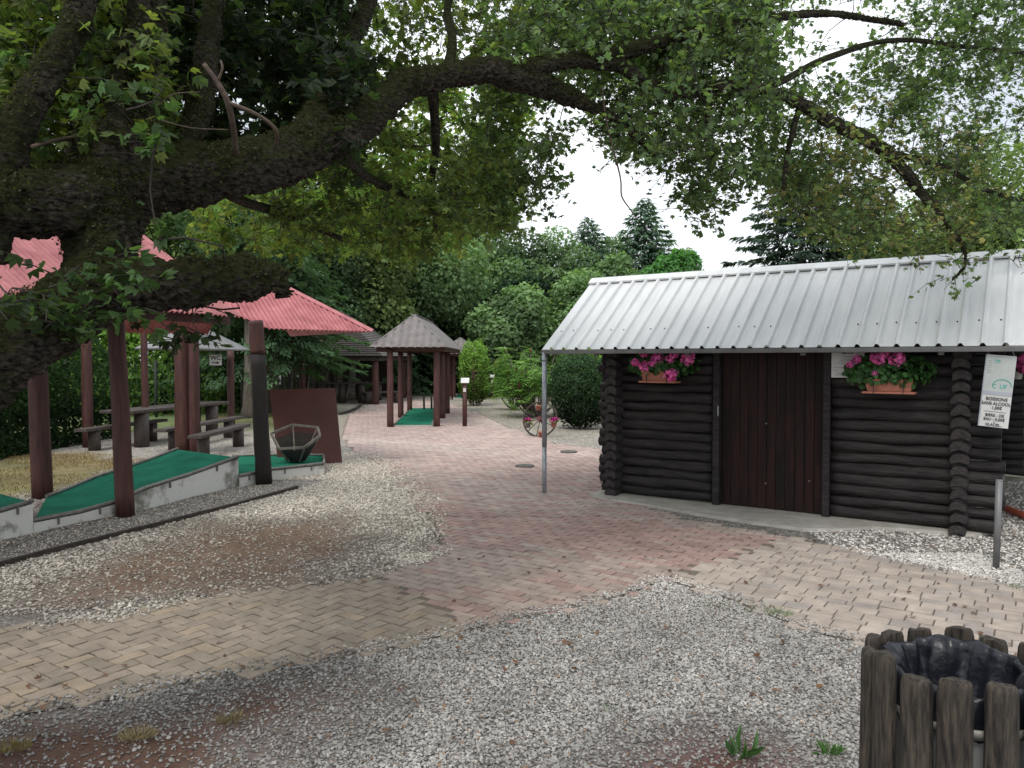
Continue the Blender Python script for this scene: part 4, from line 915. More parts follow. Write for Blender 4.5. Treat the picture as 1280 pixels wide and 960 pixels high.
def broadleaf(label,base,h,w_,col,n=5000,lsz=.2,name='broadleaf_tree',group=None,seed=1,low=.25,trunk=True,tr=.16,lean=0,m=None,nl=14,dep=None,cat='tree',bark=None):
    r_=np.random.RandomState(seed); b=Vector(base); t=thing(name,label,cat,b,group=group); dep=dep or w_*.9
    lobes=[]
    for i in range(nl):
        f=(i+.5)/nl; z=h*(low+(1-low)*f*.92); env=math.sin(math.pi*min(1,max(.08,(f*.86+.12))))**.6
        a=i*2.4+r_.rand(); q=env*w_*.34*(.4+.8*r_.rand()); s_=w_*(.20+.13*r_.rand())*(1.1-.35*f)
        lobes.append((b.x+math.cos(a)*q+lean*z,b.y+math.sin(a)*q*dep/w_,z,s_,s_*dep/w_,s_*(.6+.25*r_.rand())*min(1.3,(h*(1-low))/w_*1.1+.4)))
    lobes.append((b.x,b.y,h*(low+(1-low)*.45),w_*.3,dep*.3,h*(1-low)*.4))
    pos,d,rr,k=crown_pts(n,lobes,r_)
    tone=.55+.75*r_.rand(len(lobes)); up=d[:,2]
    v=(.55+.35*np.clip(up,-1,1)+.35*(rr-.7))*tone[k]*(.7+.6*r_.rand(n)); v=np.clip(v,.18,2)  # shading in the leaf colour: tops lighter, inner and lower leaves darker
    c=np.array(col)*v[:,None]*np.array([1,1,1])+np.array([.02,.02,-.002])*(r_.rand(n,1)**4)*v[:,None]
    hz_=min(1,max(0,(b.y-22)/35)); c=c*(1-.25*hz_)+hz_*np.array([.045,.065,.055])  # distance haze mixed into the leaf colour
    nr=d*.7+np.array([0,0,.5])+r_.normal(size=(n,3))*.55; dr=r_.normal(size=(n,3))+np.array([0,0,-.4])
    if trunk:
        mb=MB(); tp=Vector((b.x+lean*h*.7,b.y,h*.75)); pts=crom([b-Vector((0,0,.1)),b.lerp(tp,.3)+Vector((r_.normal()*.05,0,0)),b.lerp(tp,.65)+Vector((r_.normal()*.1,0,0)),tp],4); mb.tube(pts,[tr*1.25]+[tr*(1-.75*i/(len(pts)-1)) for i in range(1,len(pts))],10,wob=.1)
        for lb in lobes[2:10:2]:
            z0=max(.12*h,min(lb[2]-.15*h,h*.55)); s0=b.lerp(tp,z0/(h*.75)); e=Vector(lb[:3]); mb.tube([s0,s0.lerp(e,.5)+Vector((0,0,.05*h)),e],[tr*.4,tr*.25,tr*.08],6)
        mb.build('trunk',bark or M_bark,t)
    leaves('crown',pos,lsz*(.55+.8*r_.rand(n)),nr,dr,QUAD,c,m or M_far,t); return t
def conifer(label,base,h,w_,col,n=6000,lsz=.3,name='conifer_tree',group=None,seed=1,low=.06,droop=.35,tr=.18,ragged=.25,cat='tree',power=.85):
    r_=np.random.RandomState(seed); b=np.array(base); t=thing(name,label,cat,Vector(base),group=group)
    nb=int(60+h*20); B=[]
    for i in range(nb):
        f=(i/nb); z=h*(low+(1-low)*f); a=i*2.399+r_.rand()*.5; ln=w_/2*(1-f)**power*(1-ragged+2*ragged*r_.rand())+.12; B.append((z,a,ln))
    B=np.array(B); wt=B[:,2]**1.4; k=r_.choice(nb,n,p=wt/wt.sum()); z,a,ln=B[k].T
    s_=r_.rand(n)**.6; side=r_.normal(size=n)*.28*ln*(1.05-s_)
    x=np.cos(a)*ln*s_-np.sin(a)*side; y=np.sin(a)*ln*s_+np.cos(a)*side
    zz=z-droop*ln*(s_**1.2)+.12*ln*s_**4-.05*r_.rand(n)*h*.1*(droop>.2)
    pos=np.stack([x+b[0],y+b[1],zz+b[2]],1)
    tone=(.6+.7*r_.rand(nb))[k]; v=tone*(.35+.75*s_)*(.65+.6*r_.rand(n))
    hz_=min(1,max(0,(b[1]-22)/35)); c=np.array(col)*v[:,None]*(1-.25*hz_)+hz_*np.array([.045,.065,.06])  # far crowns paled in colour to suggest haze
    dr=np.stack([np.cos(a)+r_.normal(size=n)*.5,np.sin(a)+r_.normal(size=n)*.5,-.5*droop-.3+r_.normal(size=n)*.3],1)
    nr=np.stack([r_.normal(size=n)*.4,r_.normal(size=n)*.4,np.ones(n)],1)+.5*np.stack([np.cos(a),np.sin(a),0*a],1)
    mb=MB(); bb=Vector(base); mb.tube([bb-Vector((0,0,.1)),bb+Vector((0,0,h*.5)),bb+Vector((0,0,h*.98))],[tr*1.2,tr*.6,tr*.08],8)
    mb.build('trunk',M_bark,t)
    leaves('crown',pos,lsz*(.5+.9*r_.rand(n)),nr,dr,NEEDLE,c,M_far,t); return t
def bush(label,c,rx,ry,h,col,n=2500,lsz=.07,name='shrub',seed=3,flat=False,group=None,cat='shrub',stems=4,power=1.0,m=None,tmpl=QUAD):
    r_=np.random.RandomState(seed); c=Vector(c); t=thing(name,label,cat,c,group=group)
    d=r_.normal(size=(n,3)); d/=np.linalg.norm(d,axis=1,keepdims=True); 
    if flat: d=np.sign(d)*np.abs(d)**.6; d/=np.maximum(1,np.linalg.norm(d,axis=1,keepdims=True)*.92)
    rr=(.62+.38*r_.rand(n)**.5)*(.88+.26*vnoise(d[:,0]*2.5+9,d[:,1]*2.5+d[:,2]*3,1.6,seed))
    pos=np.array([c.x,c.y,h*.52])+d*rr[:,None]*np.array([rx,ry,h*.50]); pos[:,2]=np.maximum(pos[:,2],.04)
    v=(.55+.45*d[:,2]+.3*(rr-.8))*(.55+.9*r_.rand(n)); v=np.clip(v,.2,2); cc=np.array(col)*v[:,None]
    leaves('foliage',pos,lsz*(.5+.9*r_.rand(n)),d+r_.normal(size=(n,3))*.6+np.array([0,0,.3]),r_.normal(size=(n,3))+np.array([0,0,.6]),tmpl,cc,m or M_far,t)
    mb=MB()
    for k in range(stems): a=k*2.1; mb.tube([c+Vector((.1*rx*math.cos(a),.1*ry*math.sin(a),0)),c+Vector((.45*rx*math.cos(a),.45*ry*math.sin(a),h*.6))],[.03,.012],6)
    mb.build('stem',M_bark,t); return t
gB=(.22,.35,.15); gD=(.11,.20,.10); gS=(.12,.21,.13); gY=(.27,.38,.12)
# --- row seen against the sky, x in photo / top / depth
def TB(px,Y): q=P(px,460,Y); return (q.x,q.y,0)
def HT_(px,pyt,Y): return P(px,pyt,Y).z
# far tall spruce and neighbours
for i,(px,pt,Y,wpx,kind,lb) in enumerate([
 (805,246,46,165,'c','tall dark pointed conifer standing alone against the sky left of centre roof'),
 (735,270,52,160,'c','dark conifer left of the tall pointed one, second highest in the tree line'),
 (692,282,50,135,'b','blue-green rounded tree in the tree line above the shelter and sumac'),
 (768,312,43,95,'b','small broadleaf tree between the two higher ones above the cabin ridge end'),
 (650,290,50,110,'b','pale green broadleaf tree left of the blue-green conifer'),
 (762,292,60,100,'b','light green treetop showing between two dark conifers'),
 (600,290,47,130,'b','large mid green broadleaf tree above the small grey shelter'),
 (545,285,44,130,'b','broadleaf tree behind the grey ribbed shelter roof'),
 (640,365,38,120,'b','low pale green tree in front of the dark wood opening'),
 (850,308,52,60,'b','thin broadleaf top right of the tall pointed conifer'),
 (720,345,40,120,'b','mid green rounded tree just left of the pale metal cabin roof'),
]):
    hh=HT_(px,pt,Y); ww=wpx/960*Y
    if kind=='c': conifer(lb,TB(px,Y),hh,ww,gS if i!=6 else gD,n=42000,lsz=.30,seed=i+10,droop=.22,power=.72 if i else .7,ragged=.2)
    else: broadleaf(lb,TB(px,Y),hh,ww,gB if i not in(4,5) else (.14,.22,.09),n=20000,lsz=.24,seed=i+10,low=.12)
# clipped thujas over cabin
for i,(px,pt) in enumerate([(812,335),(828,322),(845,314),(862,316),(800,348)]):
    Y=34; hh=HT_(px,pt,Y); b=TB(px,Y); r_=np.random.RandomState(i); n=3200; d=r_.normal(size=(n,3)); d/=np.linalg.norm(d,axis=1,keepdims=True)
    t=thing('thuja',['slim bright green thuja column','bright rounded thuja column','highest round-topped bright thuja column','rightmost wide rounded thuja column','lowest leftmost thuja column'][i]+' rising behind the cabin ridge','tree',b,group='thuja columns behind the cabin')
    z=hh*(.5+.5*np.sign(d[:,2])*np.abs(d[:,2])**.8); pos=np.stack([b[0]+d[:,0]*.75*(.9+.15*r_.rand(n)),b[1]+d[:,1]*.75,z],1)
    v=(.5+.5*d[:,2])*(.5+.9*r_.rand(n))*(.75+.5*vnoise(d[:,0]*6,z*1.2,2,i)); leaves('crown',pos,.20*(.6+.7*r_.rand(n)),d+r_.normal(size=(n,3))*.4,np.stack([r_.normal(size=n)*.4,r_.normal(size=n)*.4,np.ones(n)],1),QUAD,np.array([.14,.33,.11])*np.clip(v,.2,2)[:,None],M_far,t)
    mb=MB(); mb.tube([b,(b[0],b[1],hh*.6)],.1,6); mb.build('trunk',M_bark,t)
# big dark spruce right of centre and mass at right
conifer('big dark spruce with drooping boughs above the cabin roof, right of centre',TB(1000,30),HT_(1000,175,30),8.2,(.07,.115,.085),n=42000,lsz=.25,seed=50,droop=.22,power=.6,ragged=.30,low=.02)
conifer('second dark spruce behind the cabin further right',TB(1085,33),HT_(1085,220,33),7,(.08,.125,.085),n=22000,lsz=.27,seed=51,droop=.25,power=.7)
broadleaf('bright green broadleaf tree behind the cabin at the right edge',TB(1230,27),HT_(1230,190,27),8,(.25,.36,.11),n=42000,lsz=.16,seed=52,low=.05)
broadleaf('lower green tree beside the bright one behind the cabin',TB(1130,29),HT_(1130,262,29),6,(.15,.25,.10),n=20000,lsz=.16,seed=53,low=.05)
broadleaf('green tree beyond the right picture edge',TB(1400,26),HT_(1400,200,26),7,(.12,.2,.06),n=6000,lsz=.25,seed=54,low=.05)
bush('green bush past the far right cabin corner',P(1300,520,17).xy.to_3d(),1.2,1.2,2.2,(.10,.20,.05),n=2500,lsz=.1,seed=8)
# middle-left background trees behind pavilions
for i,(px,pt,Y,wpx,col,lb) in enumerate([
 (500,225,40,150,gB,'tall broadleaf tree rising behind the dark shingle pavilion'),
 (440,205,36,150,gY,'yellow-green tree behind the red roof end'),
 (380,190,34,150,gB,'dense green tree behind the red pavilion ridge'),
 (585,262,52,160,gD,'dark tall tree far behind the grey ribbed shelter'),
 (310,190,33,150,gY,'yellow-green tree over the grey picnic shelter'),
 (240,200,31,150,gB,'green tree behind the WC sign shelter to the left'),
 (170,200,30,150,gY,'bright yellow-green tree beyond the fence'),
 (90,190,29,150,gB,'green tree beyond the fence near the left edge'),
 (10,190,28,150,gD,'dark green tree at the left picture edge'),
 (-90,200,24,190,gD,'dark tree beyond the left picture edge'),
]):
    b=TB(px,Y); broadleaf(lb,b,HT_(px,pt,Y),wpx/960*Y*1.15,col,n=22000,lsz=.22 if Y>35 else .17,seed=i+70,low=.10 if i in(3,10,8,9) else .30)
# drooping spruces between pavilions
conifer('dark spruce with hanging boughs just behind the red roof end',TB(335,25.5),HT_(335,140,25.5),6.0,gD,n=42000,lsz=.17,seed=91,droop=.55,low=.24,tr=.34)
conifer('mid green drooping spruce behind the shingle pavilion',TB(480,40),HT_(480,240,40),7,(.13,.23,.10),n=26000,lsz=.24,seed=92,droop=.6)
# trunks one can tell apart
def trunk_tree(label,px,pyb,w_,lean,h,seed,col,bark,crown=2.2,low=.55):
    g=G(px,pyb); return broadleaf(label,(g.x,g.y,0),h,crown,col,n=3500,lsz=.22,seed=seed,low=low,tr=w_/2,lean=lean,bark=bark)
trunk_tree('thick grey trunk standing behind the WC sign',314,522,.60,.01,7.5,101,gD,M_bark,4,.42)
trunk_tree('thin leaning yellowish sapling left of the WC sign',291,512,.16,.06,6,102,gY,mat('yellow_bark',(.13,.12,.05),(.24,.2,.1),scale=6),2.4,.45)
trunk_tree('dark rough trunk right of the WC sign post',343,514,.38,.0,7,103,gD,M_bark,3.5,.42)
for i,(px,lb) in enumerate([(366,'first grey trunk behind the leaning panel, beside the charred post'),(387,'pale-barked trunk second behind the panel'),(408,'leaning pale trunk above the middle of the panel'),(424,'light trunk nearest the dark picnic table'),(438,'thin dark trunk beside the shingle pavilion table')]):
    trunk_tree(lb,px,501-i*1.0,.30+.05*(i%3),.02+.01*i,6.5,110+i,gD,M_birch,3,.42)
# dark undergrowth wood edge: counted as mass
def mass(label,poly,z0,z1,col,n,lsz,seed,name='undergrowth'):
    r_=np.random.RandomState(seed); k=r_.rand(n)*(len(poly)-1); i=k.astype(int); f=(k-i)[:,None]; A_=np.array([(p.x,p.y) for p in poly]); q=A_[i]*(1-f)+A_[i+1]*f
    z=z0+(z1-z0)*(r_.rand(n)**1.0)*(.7+.5*vnoise(q[:,0],q[:,1],.6,seed)); q=q+r_.normal(size=(n,2))*.45*(1.3-z/z1)[:,None]
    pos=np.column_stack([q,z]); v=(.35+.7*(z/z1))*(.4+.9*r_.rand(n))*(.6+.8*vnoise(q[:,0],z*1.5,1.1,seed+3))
    o=leaves(name,pos,lsz*(.6+.8*r_.rand(n)),r_.normal(size=(n,3))+np.array([0,-.8,.5]),r_.normal(size=(n,3)),QUAD,np.array(col)*v[:,None],M_far); tag(o,label,'undergrowth',kind='stuff')
mass('bright leafy undergrowth behind the wire fence and picnic area',[Vector((-22,22,0)),Vector((-14,24,0)),Vector((-8.6,26.5,0))],0,3.6,(.24,.42,.09),26000,.17,1)
mass('dark wood edge behind the shingle pavilion and shelters',[Vector((-16,40,0)),Vector((-6,41,0)),Vector((0,43,0)),Vector((8,44,0)),Vector((16,40,0))],0,5.5,(.035,.07,.04),26000,.30,2)
mass('dark hedge bottom of the wood behind the cabin',[Vector((3,36,0)),Vector((12,30,0)),Vector((26,24,0))],0,3.5,(.045,.09,.035),16000,.3,3)
# left hedge
t=thing('hedge','dense dark green hedge behind the red pavilion at the left edge','hedge',(-9.5,13.5,0)); r_=np.random.RandomState(5); n=42000
A0=Vector((-10.2,9.0,0)); B0=Vector((-9.95,17.6,0)); f=r_.rand(n); q=np.array([(A0.lerp(B0,x)).xy for x in f[:1]]); q=np.outer(1-f,[A0.x,A0.y])+np.outer(f,[B0.x,B0.y]); ang=r_.rand(n)*math.pi; rad=1.1*(.78+.3*vnoise(f*12,ang*2,1,4)); sd=np.array([1.0,-.03]); q=q+np.outer(np.cos(ang)*rad,sd); z=.05+2.9*np.sin(ang)*(.75+.35*vnoise(f*9,ang,1.3,8)); z=np.where(r_.rand(n)<.55,z*r_.rand(n),z)
nr=np.column_stack([np.cos(ang)*sd[0],np.cos(ang)*sd[1]-.2,np.sin(ang)])+r_.normal(size=(n,3))*.5
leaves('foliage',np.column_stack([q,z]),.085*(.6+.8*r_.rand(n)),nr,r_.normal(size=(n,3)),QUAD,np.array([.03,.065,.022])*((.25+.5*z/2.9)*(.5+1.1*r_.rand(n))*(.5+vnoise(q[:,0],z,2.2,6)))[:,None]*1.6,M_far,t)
mb=MB()
for k in range(8): p=A0.lerp(B0,(k+.5)/8); mb.tube([p,p+Vector((.1,0,2))],[.05,.02],6)
mb.build('stem',M_bark,t)
# shrubs mid ground
g=G(593,507); bush('tall clipped light green shrub between the two info posts',g,.58,.55,2.42,(.24,.42,.09),n=14000,lsz=.065,seed=21,flat=True)
g=P(722,500,19.5).xy.to_3d(); bush('dark rounded laurel bush just left of the cabin corner',Vector((g.x+.1,g.y,0)),.85,.8,1.95,(.06,.115,.055),n=15000,lsz=.06,seed=22)
g=P(740,500,24).xy.to_3d(); bush('lighter green bush behind the dark laurel bush',g,1.1,.8,2.1,(.2,.34,.08),n=9000,lsz=.08,seed=23)
# sumac: feathery leaves, dark red cones
def sumac(c,label,w_,h,seed,name='sumac',nst=16):
    r_=np.random.RandomState(seed); c=Vector(c); t=thing(name,label,'shrub',c); mb=MB(); tips=[]
    for k in range(nst):
        a=r_.rand()*6.28; q=w_*.5*(.25+.75*r_.rand()**.6); z=h*(.40+.6*r_.rand()*(1-.5*(q/w_))); tip=c+Vector((math.cos(a)*q,math.sin(a)*q*.8,z)); mb.tube(crom([c,c.lerp(tip,.45)+Vector((0,0,-.1*h)),tip],3),interp([.04,.025,.012],3),6); tips.append(tip)
    mb.build('stem',M_bark,t); pos=[];dr=[];nr=[];cc=[]
    for tp in tips:
        for k in range(20):
            a=r_.rand()*6.28; el=r_.uniform(-.35,.7); d0=Vector((math.cos(a)*math.cos(el),math.sin(a)*math.cos(el),math.sin(el))); ln=r_.uniform(.3,.5); st=tp-Vector((0,0,r_.rand()*.8*h*.4)); tone=.55+.8*r_.rand()
            for j in range(12):
                f=(j+1)/12; p=st+d0*ln*f+Vector((0,0,-.35*ln*f*f)); s_=Vector((-d0.y,d0.x,0)).normalized()*(1 if j%2 else -1)
                pos.append(p);dr.append(s_+d0*.4+Vector((0,0,-.3)));nr.append(Vector((0,0,1))+d0*.2);cc.append(tone*(.8+.4*r_.rand()))
    leaves('foliage',np.array(pos),np.full(len(pos),.13),np.array(nr),np.array(dr),NEEDLE,np.array([.2,.36,.10])*np.array(cc)[:,None],M_far,t)
    for tp in tips[3:9]:
        m=MB(); tp=tp-Vector((0,.12,.22)); m.tube([tp,tp+Vector((0,0,.09)),tp+Vector((0,0,.2))],[.03,.035,.008],8); m.build('fruit_cone',mat('sumac_fruit',(.16,.02,.015),rough=.9) if 'M_sum' not in globals() else M_sum,t)
M_sum=mat('sumac_fruit',(.09,.018,.012),rough=.9)
g=P(668,500,23.5).xy.to_3d(); sumac((g.x,g.y,0),'feathery sumac with dark red fruit cones behind the wagon wheel',2.7,2.65,31,nst=30)
g=P(628,500,27).xy.to_3d(); sumac((g.x+.4,g.y,0),'smaller sumac left of the big one by the gravel bay',1.5,2.1,32,nst=12)
BLADE=(np.array([[0,0,0],[.13,.55,.06],[0,1,-.1],[-.13,.55,.06]]),np.array([[0,1,2,3]]))
def tuft(label,px,py,n,h,sp,col,seed,name='grass_tuft',tm=NEEDLE,group=None):
    r_=np.random.RandomState(seed); g=G(px,py); a=r_.rand(n)*6.28; q=sp*r_.rand(n)**.7; pos=np.column_stack([g.x+np.cos(a)*q*1.6,g.y+np.sin(a)*q,np.full(n,.012)])
    dr=np.column_stack([np.cos(a)*.6,np.sin(a)*.6,.5+r_.rand(n)])+r_.normal(size=(n,3))*.25; nr=np.cross(dr,rdir(n))
    o=leaves(name,pos,h*(.5+.8*r_.rand(n)),nr,dr,(np.array([[0,0,0],[.05,.4,0],[0,1,0],[-.05,.4,0]]),np.array([[0,1,2,3]])) if tm is NEEDLE else tm,np.array(col)*(.6+.8*r_.rand(n,1)),M_gleaf); tag(o,label,'weed' if 'weed' in label else 'grass',group)
for i,(px,py,n,h,sp,c,lb) in enumerate([
 (893,760,70,.03,.07,(.16,.17,.05),'small yellowish grass tuft at the gravel corner below the cabin door'),
 (958,766,110,.035,.10,(.14,.17,.05),'wide olive grass tuft between gravel and beige paving'),
 (975,771,60,.04,.05,(.09,.20,.04),'small bright green tuft at the edge of the beige paving'),
 (1278,737,60,.035,.08,(.10,.18,.04),'green grass tuft in the beige paving near right edge'),
 (170,925,260,.045,.05,(.30,.25,.15),'dry straw-coloured grass tuft on the bare soil, lower left'),
 (15,940,220,.04,.05,(.24,.19,.08),'yellow dry grass tuft in the bottom left corner'),
 (290,905,200,.04,.045,(.2,.16,.08),'thin dry grass at the soil edge below the tan path'),
 (765,890,24,.035,.03,(.08,.2,.04),'tiny green weed alone in the grey gravel')]):
    tuft(lb,px,py,n,h,sp,c,200+i)
tuft('leafy green weed at the bottom edge of the foreground gravel',925,950,16,.11,.03,(.05,.13,.03),211,name='weed',tm=BLADE)
tuft('low sparse weed in front of the slatted litter bin',1035,945,40,.045,.03,(.06,.15,.03),212,name='weed',tm=BLADE)
r_=np.random.RandomState(77); n=5200
def lawn(name,label,poly,n,h,col,seed):
    r_=np.random.RandomState(seed); xs=[p.x for p in poly];ys=[p.y for p in poly]; x=r_.uniform(min(xs),max(xs),n*3); y=r_.uniform(min(ys),max(ys),n*3)
    k=inpoly(x,y,poly)&(fbm(x,y,1.5,5)>.42)&(np.abs(x)<y*.75+1); x,y=x[k][:n],y[k][:n]; n=len(x)
    dr=np.column_stack([r_.normal(size=(n,2))*.5,np.ones(n)]); o=leaves(name,np.column_stack([x,y,np.zeros(n)]),h*(.5+.8*r_.rand(n)),np.cross(dr,rdir(n)),dr,(np.array([[0,0,0],[.12,.3,0],[0,1,0],[-.12,.3,0]]),np.array([[0,1,2,3]])),np.array(col)*(.5+.9*r_.rand(n,1)),M_gleaf); tag(o,label,'grass',kind='stuff')
lawn('dry_grass','dry yellow grass between the lane and the hedge',GRASS[0],9000,.045,(.25,.20,.08),1)
lawn('lawn_grass','green grass under the trees behind the picnic tables',GRASS[1],14000,.07,(.16,.20,.06),2)
# ================= THE BIG FOREGROUND TREE
def bark_moss():
    m=bpy.data.materials.new('mossy_bark'); m.use_nodes=True; nt=m.node_tree; N=nt.nodes; L=nt.links; bs=N['Principled BSDF']; bs.inputs['Roughness'].default_value=.95; bs.inputs['Specular IOR Level'].default_value=.15
    tc=N.new('ShaderNodeTexCoord'); mp=N.new('ShaderNodeMapping'); mp.inputs['Scale'].default_value=(1.0,1.0,2.4); mp.inputs['Rotation'].default_value=(0,.3,0); L.new(tc.outputs['Object'],mp.inputs[0])
    n1=N.new('ShaderNodeTexNoise'); n1.inputs['Scale'].default_value=34; n1.inputs['Detail'].default_value=9; n1.inputs['Roughness'].default_value=.7; L.new(mp.outputs[0],n1.inputs[0])
    c1=N.new('ShaderNodeValToRGB'); e=c1.color_ramp.elements; e[0].position=.40; e[0].color=(.009,.0075,.006,1); e[1].position=.68; e[1].color=(.15,.13,.105,1); L.new(n1.outputs[0],c1.inputs[0])
    n2=N.new('ShaderNodeTexNoise'); n2.inputs['Scale'].default_value=5; n2.inputs['Detail'].default_value=8; L.new(tc.outputs['Object'],n2.inputs[0])
    c2=N.new('ShaderNodeValToRGB'); e=c2.color_ramp.elements; e[0].color=(.008,.010,.004,1); e[0].position=.3; e[1].color=(.042,.045,.013,1); e[1].position=.72; L.new(n1.outputs[0],c2.inputs[0])
    ge=N.new('ShaderNodeNewGeometry'); sx=N.new('ShaderNodeSeparateXYZ'); L.new(ge.outputs['Normal'],sx.inputs[0])
    a=N.new('ShaderNodeMath'); a.operation='ADD'; L.new(sx.outputs[2],a.inputs[0]); 
    b=N.new('ShaderNodeMath'); b.operation='MULTIPLY_ADD'; L.new(n2.outputs[0],b.inputs[0]); b.inputs[1].default_value=2.6; b.inputs[2].default_value=-1.0; L.new(b.outputs[0],a.inputs[1])
    mr=N.new('ShaderNodeMapRange'); mr.inputs[1].default_value=-.1; mr.inputs[2].default_value=.5; L.new(a.outputs[0],mr.inputs[0])
    mx=N.new('ShaderNodeMix'); mx.data_type='RGBA'; L.new(mr.outputs[0],mx.inputs[0]); L.new(c1.outputs[0],mx.inputs[6]); L.new(c2.outputs[0],mx.inputs[7]); L.new(mx.outputs[2],bs.inputs['Base Color'])
    bp=N.new('ShaderNodeBump'); bp.inputs['Strength'].default_value=1; bp.inputs['Distance'].default_value=.035; L.new(n1.outputs[0],bp.inputs['Height']); L.new(bp.outputs[0],bs.inputs['Normal']); return m
M_moss=bark_moss()
tree=thing('old_tree','gnarled old tree with mossy limbs arching over the whole foreground from the left','tree',(-3.4,2.1,0))
nodes=[] # points foliage may grow from
def limb(pts,name='limb',n=8,seg=26,wob=.22,nf=7,grow=True,m=None,ragged=False):
    """pts: (px,py,depth,radius px)"""
    Q=[P(a,b,d) for a,b,d,_ in pts]; Rr=[r_*d/960 for _,_,d,r_ in pts]
    C_=crom(Q,n); rr=interp(Rr,n); C_=[c+Vector((noise.noise(c*2.2),noise.noise(c*2.2+Vector((5,0,0))),noise.noise(c*2.2+Vector((0,7,0)))))*rr[i]*.25 for i,c in enumerate(C_)]
    b=MB(); b.tube(C_,rr,seg,wob=wob,nf=nf,seed=pts[0][0]*.01)
    if grow:
        for c,r_ in zip(C_,rr): nodes.append((c.x,c.y,c.z,r_))
    o=b.build(name,m or M_moss,tree)
    if rr[0]>.04:
        s=o.modifiers.new('Subsurf','SUBSURF'); s.levels=2; s.render_levels=2
        tx=bpy.data.textures.get('bark_clouds') or bpy.data.textures.new('bark_clouds','CLOUDS'); tx.noise_scale=.035; tx.noise_depth=4
        dm=o.modifiers.new('Displace','DISPLACE'); dm.texture=tx; dm.texture_coords='LOCAL'; dm.strength=.06 if rr[0]>.09 else .03; dm.mid_level=.5
    FUZ.append((C_,rr)) if rr[0]>.035 and (m is None) else None
    return o
FUZ=[]
# trunk from the ground, leaning into the picture, with the lower stub
limb([(-760,930,2.35,150),(-420,700,2.5,105),(-150,520,2.65,82),(0,436,2.8,51),(70,398,2.95,43),(140,366,3.05,37),(200,354,3.15,33),(260,348,3.25,29),(310,347,3.32,25),(340,349,3.36,19),(358,352,3.38,11)],name='trunk',n=7,wob=.28,grow=False)
# ragged broken end: splinters
m=MB(); c=P(345,350,3.36)
for k in range(11):
    a=rnd.uniform(-1,1); p=c+Vector((0,rnd.uniform(-.04,.04),a*.07)); m.tube([p,p+Vector((rnd.uniform(.03,.075),0,rnd.uniform(-.03,.015)))],[.018,.004],5)
m.build('splinter',M_moss,tree)
limb([(120,385,3.1,40),(128,330,3.15,39),(128,285,3.2,44),(135,240,3.25,52)],name='limb',wob=.22,grow=False)
limb([(-260,300,2.6,62),(-80,262,2.8,56),(0,250,2.95,42),(60,250,3.05,40),(130,240,3.2,44),(200,228,3.35,40),(270,215,3.5,33),(340,200,3.7,32),(395,182,3.9,27),(440,160,4.05,22),(475,128,4.2,20),(510,106,4.4,17),(560,95,4.6,14),(610,90,4.8,15),(650,100,4.95,15),(690,112,5.1,14),(725,128,5.2,9),(755,140,5.35,5.5),(790,165,5.6,4),(820,200,5.9,2.5)])
limb([(640,94,4.9,12),(700,76,5.1,10),(745,76,5.2,9),(800,60,5.4,9),(850,46,5.6,8),(900,34,5.8,7),(960,22,6.1,6),(1040,18,6.4,4),(1130,30,6.8,3)],seg=14)
limb([(740,78,5.2,9),(775,82,5.3,9),(800,100,5.4,9),(835,115,5.5,9),(875,114,5.6,8),(915,104,5.8,7),(955,112,6.0,6.5),(1000,130,6.2,7),(1045,155,6.4,8),(1090,180,6.5,9),(1125,210,6.6,7.5),(1152,243,6.7,6.5),(1175,272,6.7,5),(1200,300,6.7,3.2),(1207,330,6.7,2),(1190,350,6.7,1.3)],seg=14)
limb([(-20,330,2.9,24),(5,215,2.95,24),(40,130,3.0,20),(72,75,3.05,18),(98,20,3.1,16),(115,-60,3.15,15),(120,-200,3.2,12)])
limb([(135,240,3.2,30),(150,180,3.2,27),(160,130,3.25,23),(172,70,3.3,24),(185,10,3.35,22),(200,-80,3.4,18),(230,-220,3.5,12)])
limb([(100,200,3.3,18),(125,120,3.4,14),(142,60,3.5,12),(150,0,3.6,12),(155,-90,3.7,10)])
limb([(300,210,3.55,24),(370,175,3.8,18),(410,120,4.0,15),(432,70,4.1,13),(452,20,4.2,12),(480,-50,4.3,10),(540,-170,4.6,7)])
limb([(190,225,3.4,20),(230,180,3.5,16),(250,120,3.6,15),(262,50,3.7,13),(270,-40,3.8,11)])
limb([(560,92,4.6,8),(566,50,4.7,6),(560,10,4.8,5),(580,-60,4.9,4)],seg=10)
limb([(820,112,5.5,5),(830,60,5.6,4),(835,20,5.7,3),(850,-50,5.8,3)],seg=8)
limb([(900,110,5.8,4),(885,140,5.9,4),(890,190,6,3),(880,235,6.1,2)],seg=8)
limb([(1000,132,6.2,4),(985,190,6.3,3),(978,240,6.4,2.5)],seg=8)
limb([(1100,190,6.5,4),(1170,205,6.7,4),(1240,240,7,3),(1320,260,7.2,2)],seg=8)
limb([(960,112,6.0,4),(1040,70,6.3,4),(1120,50,6.6,3),(1220,60,7,3),(1330,70,7.3,2)],seg=8)
limb([(540,100,4.6,7),(545,180,5.2,5),(540,230,5.6,4),(545,290,6,2.5)],seg=8)
limb([(420,175,4.0,8),(450,215,4.8,6),(500,240,5.5,5),(560,260,6.2,3)],seg=8)
limb([(260,220,3.6,9),(300,250,4.5,7),(360,270,5.5,5),(430,300,6.4,3)],seg=8)
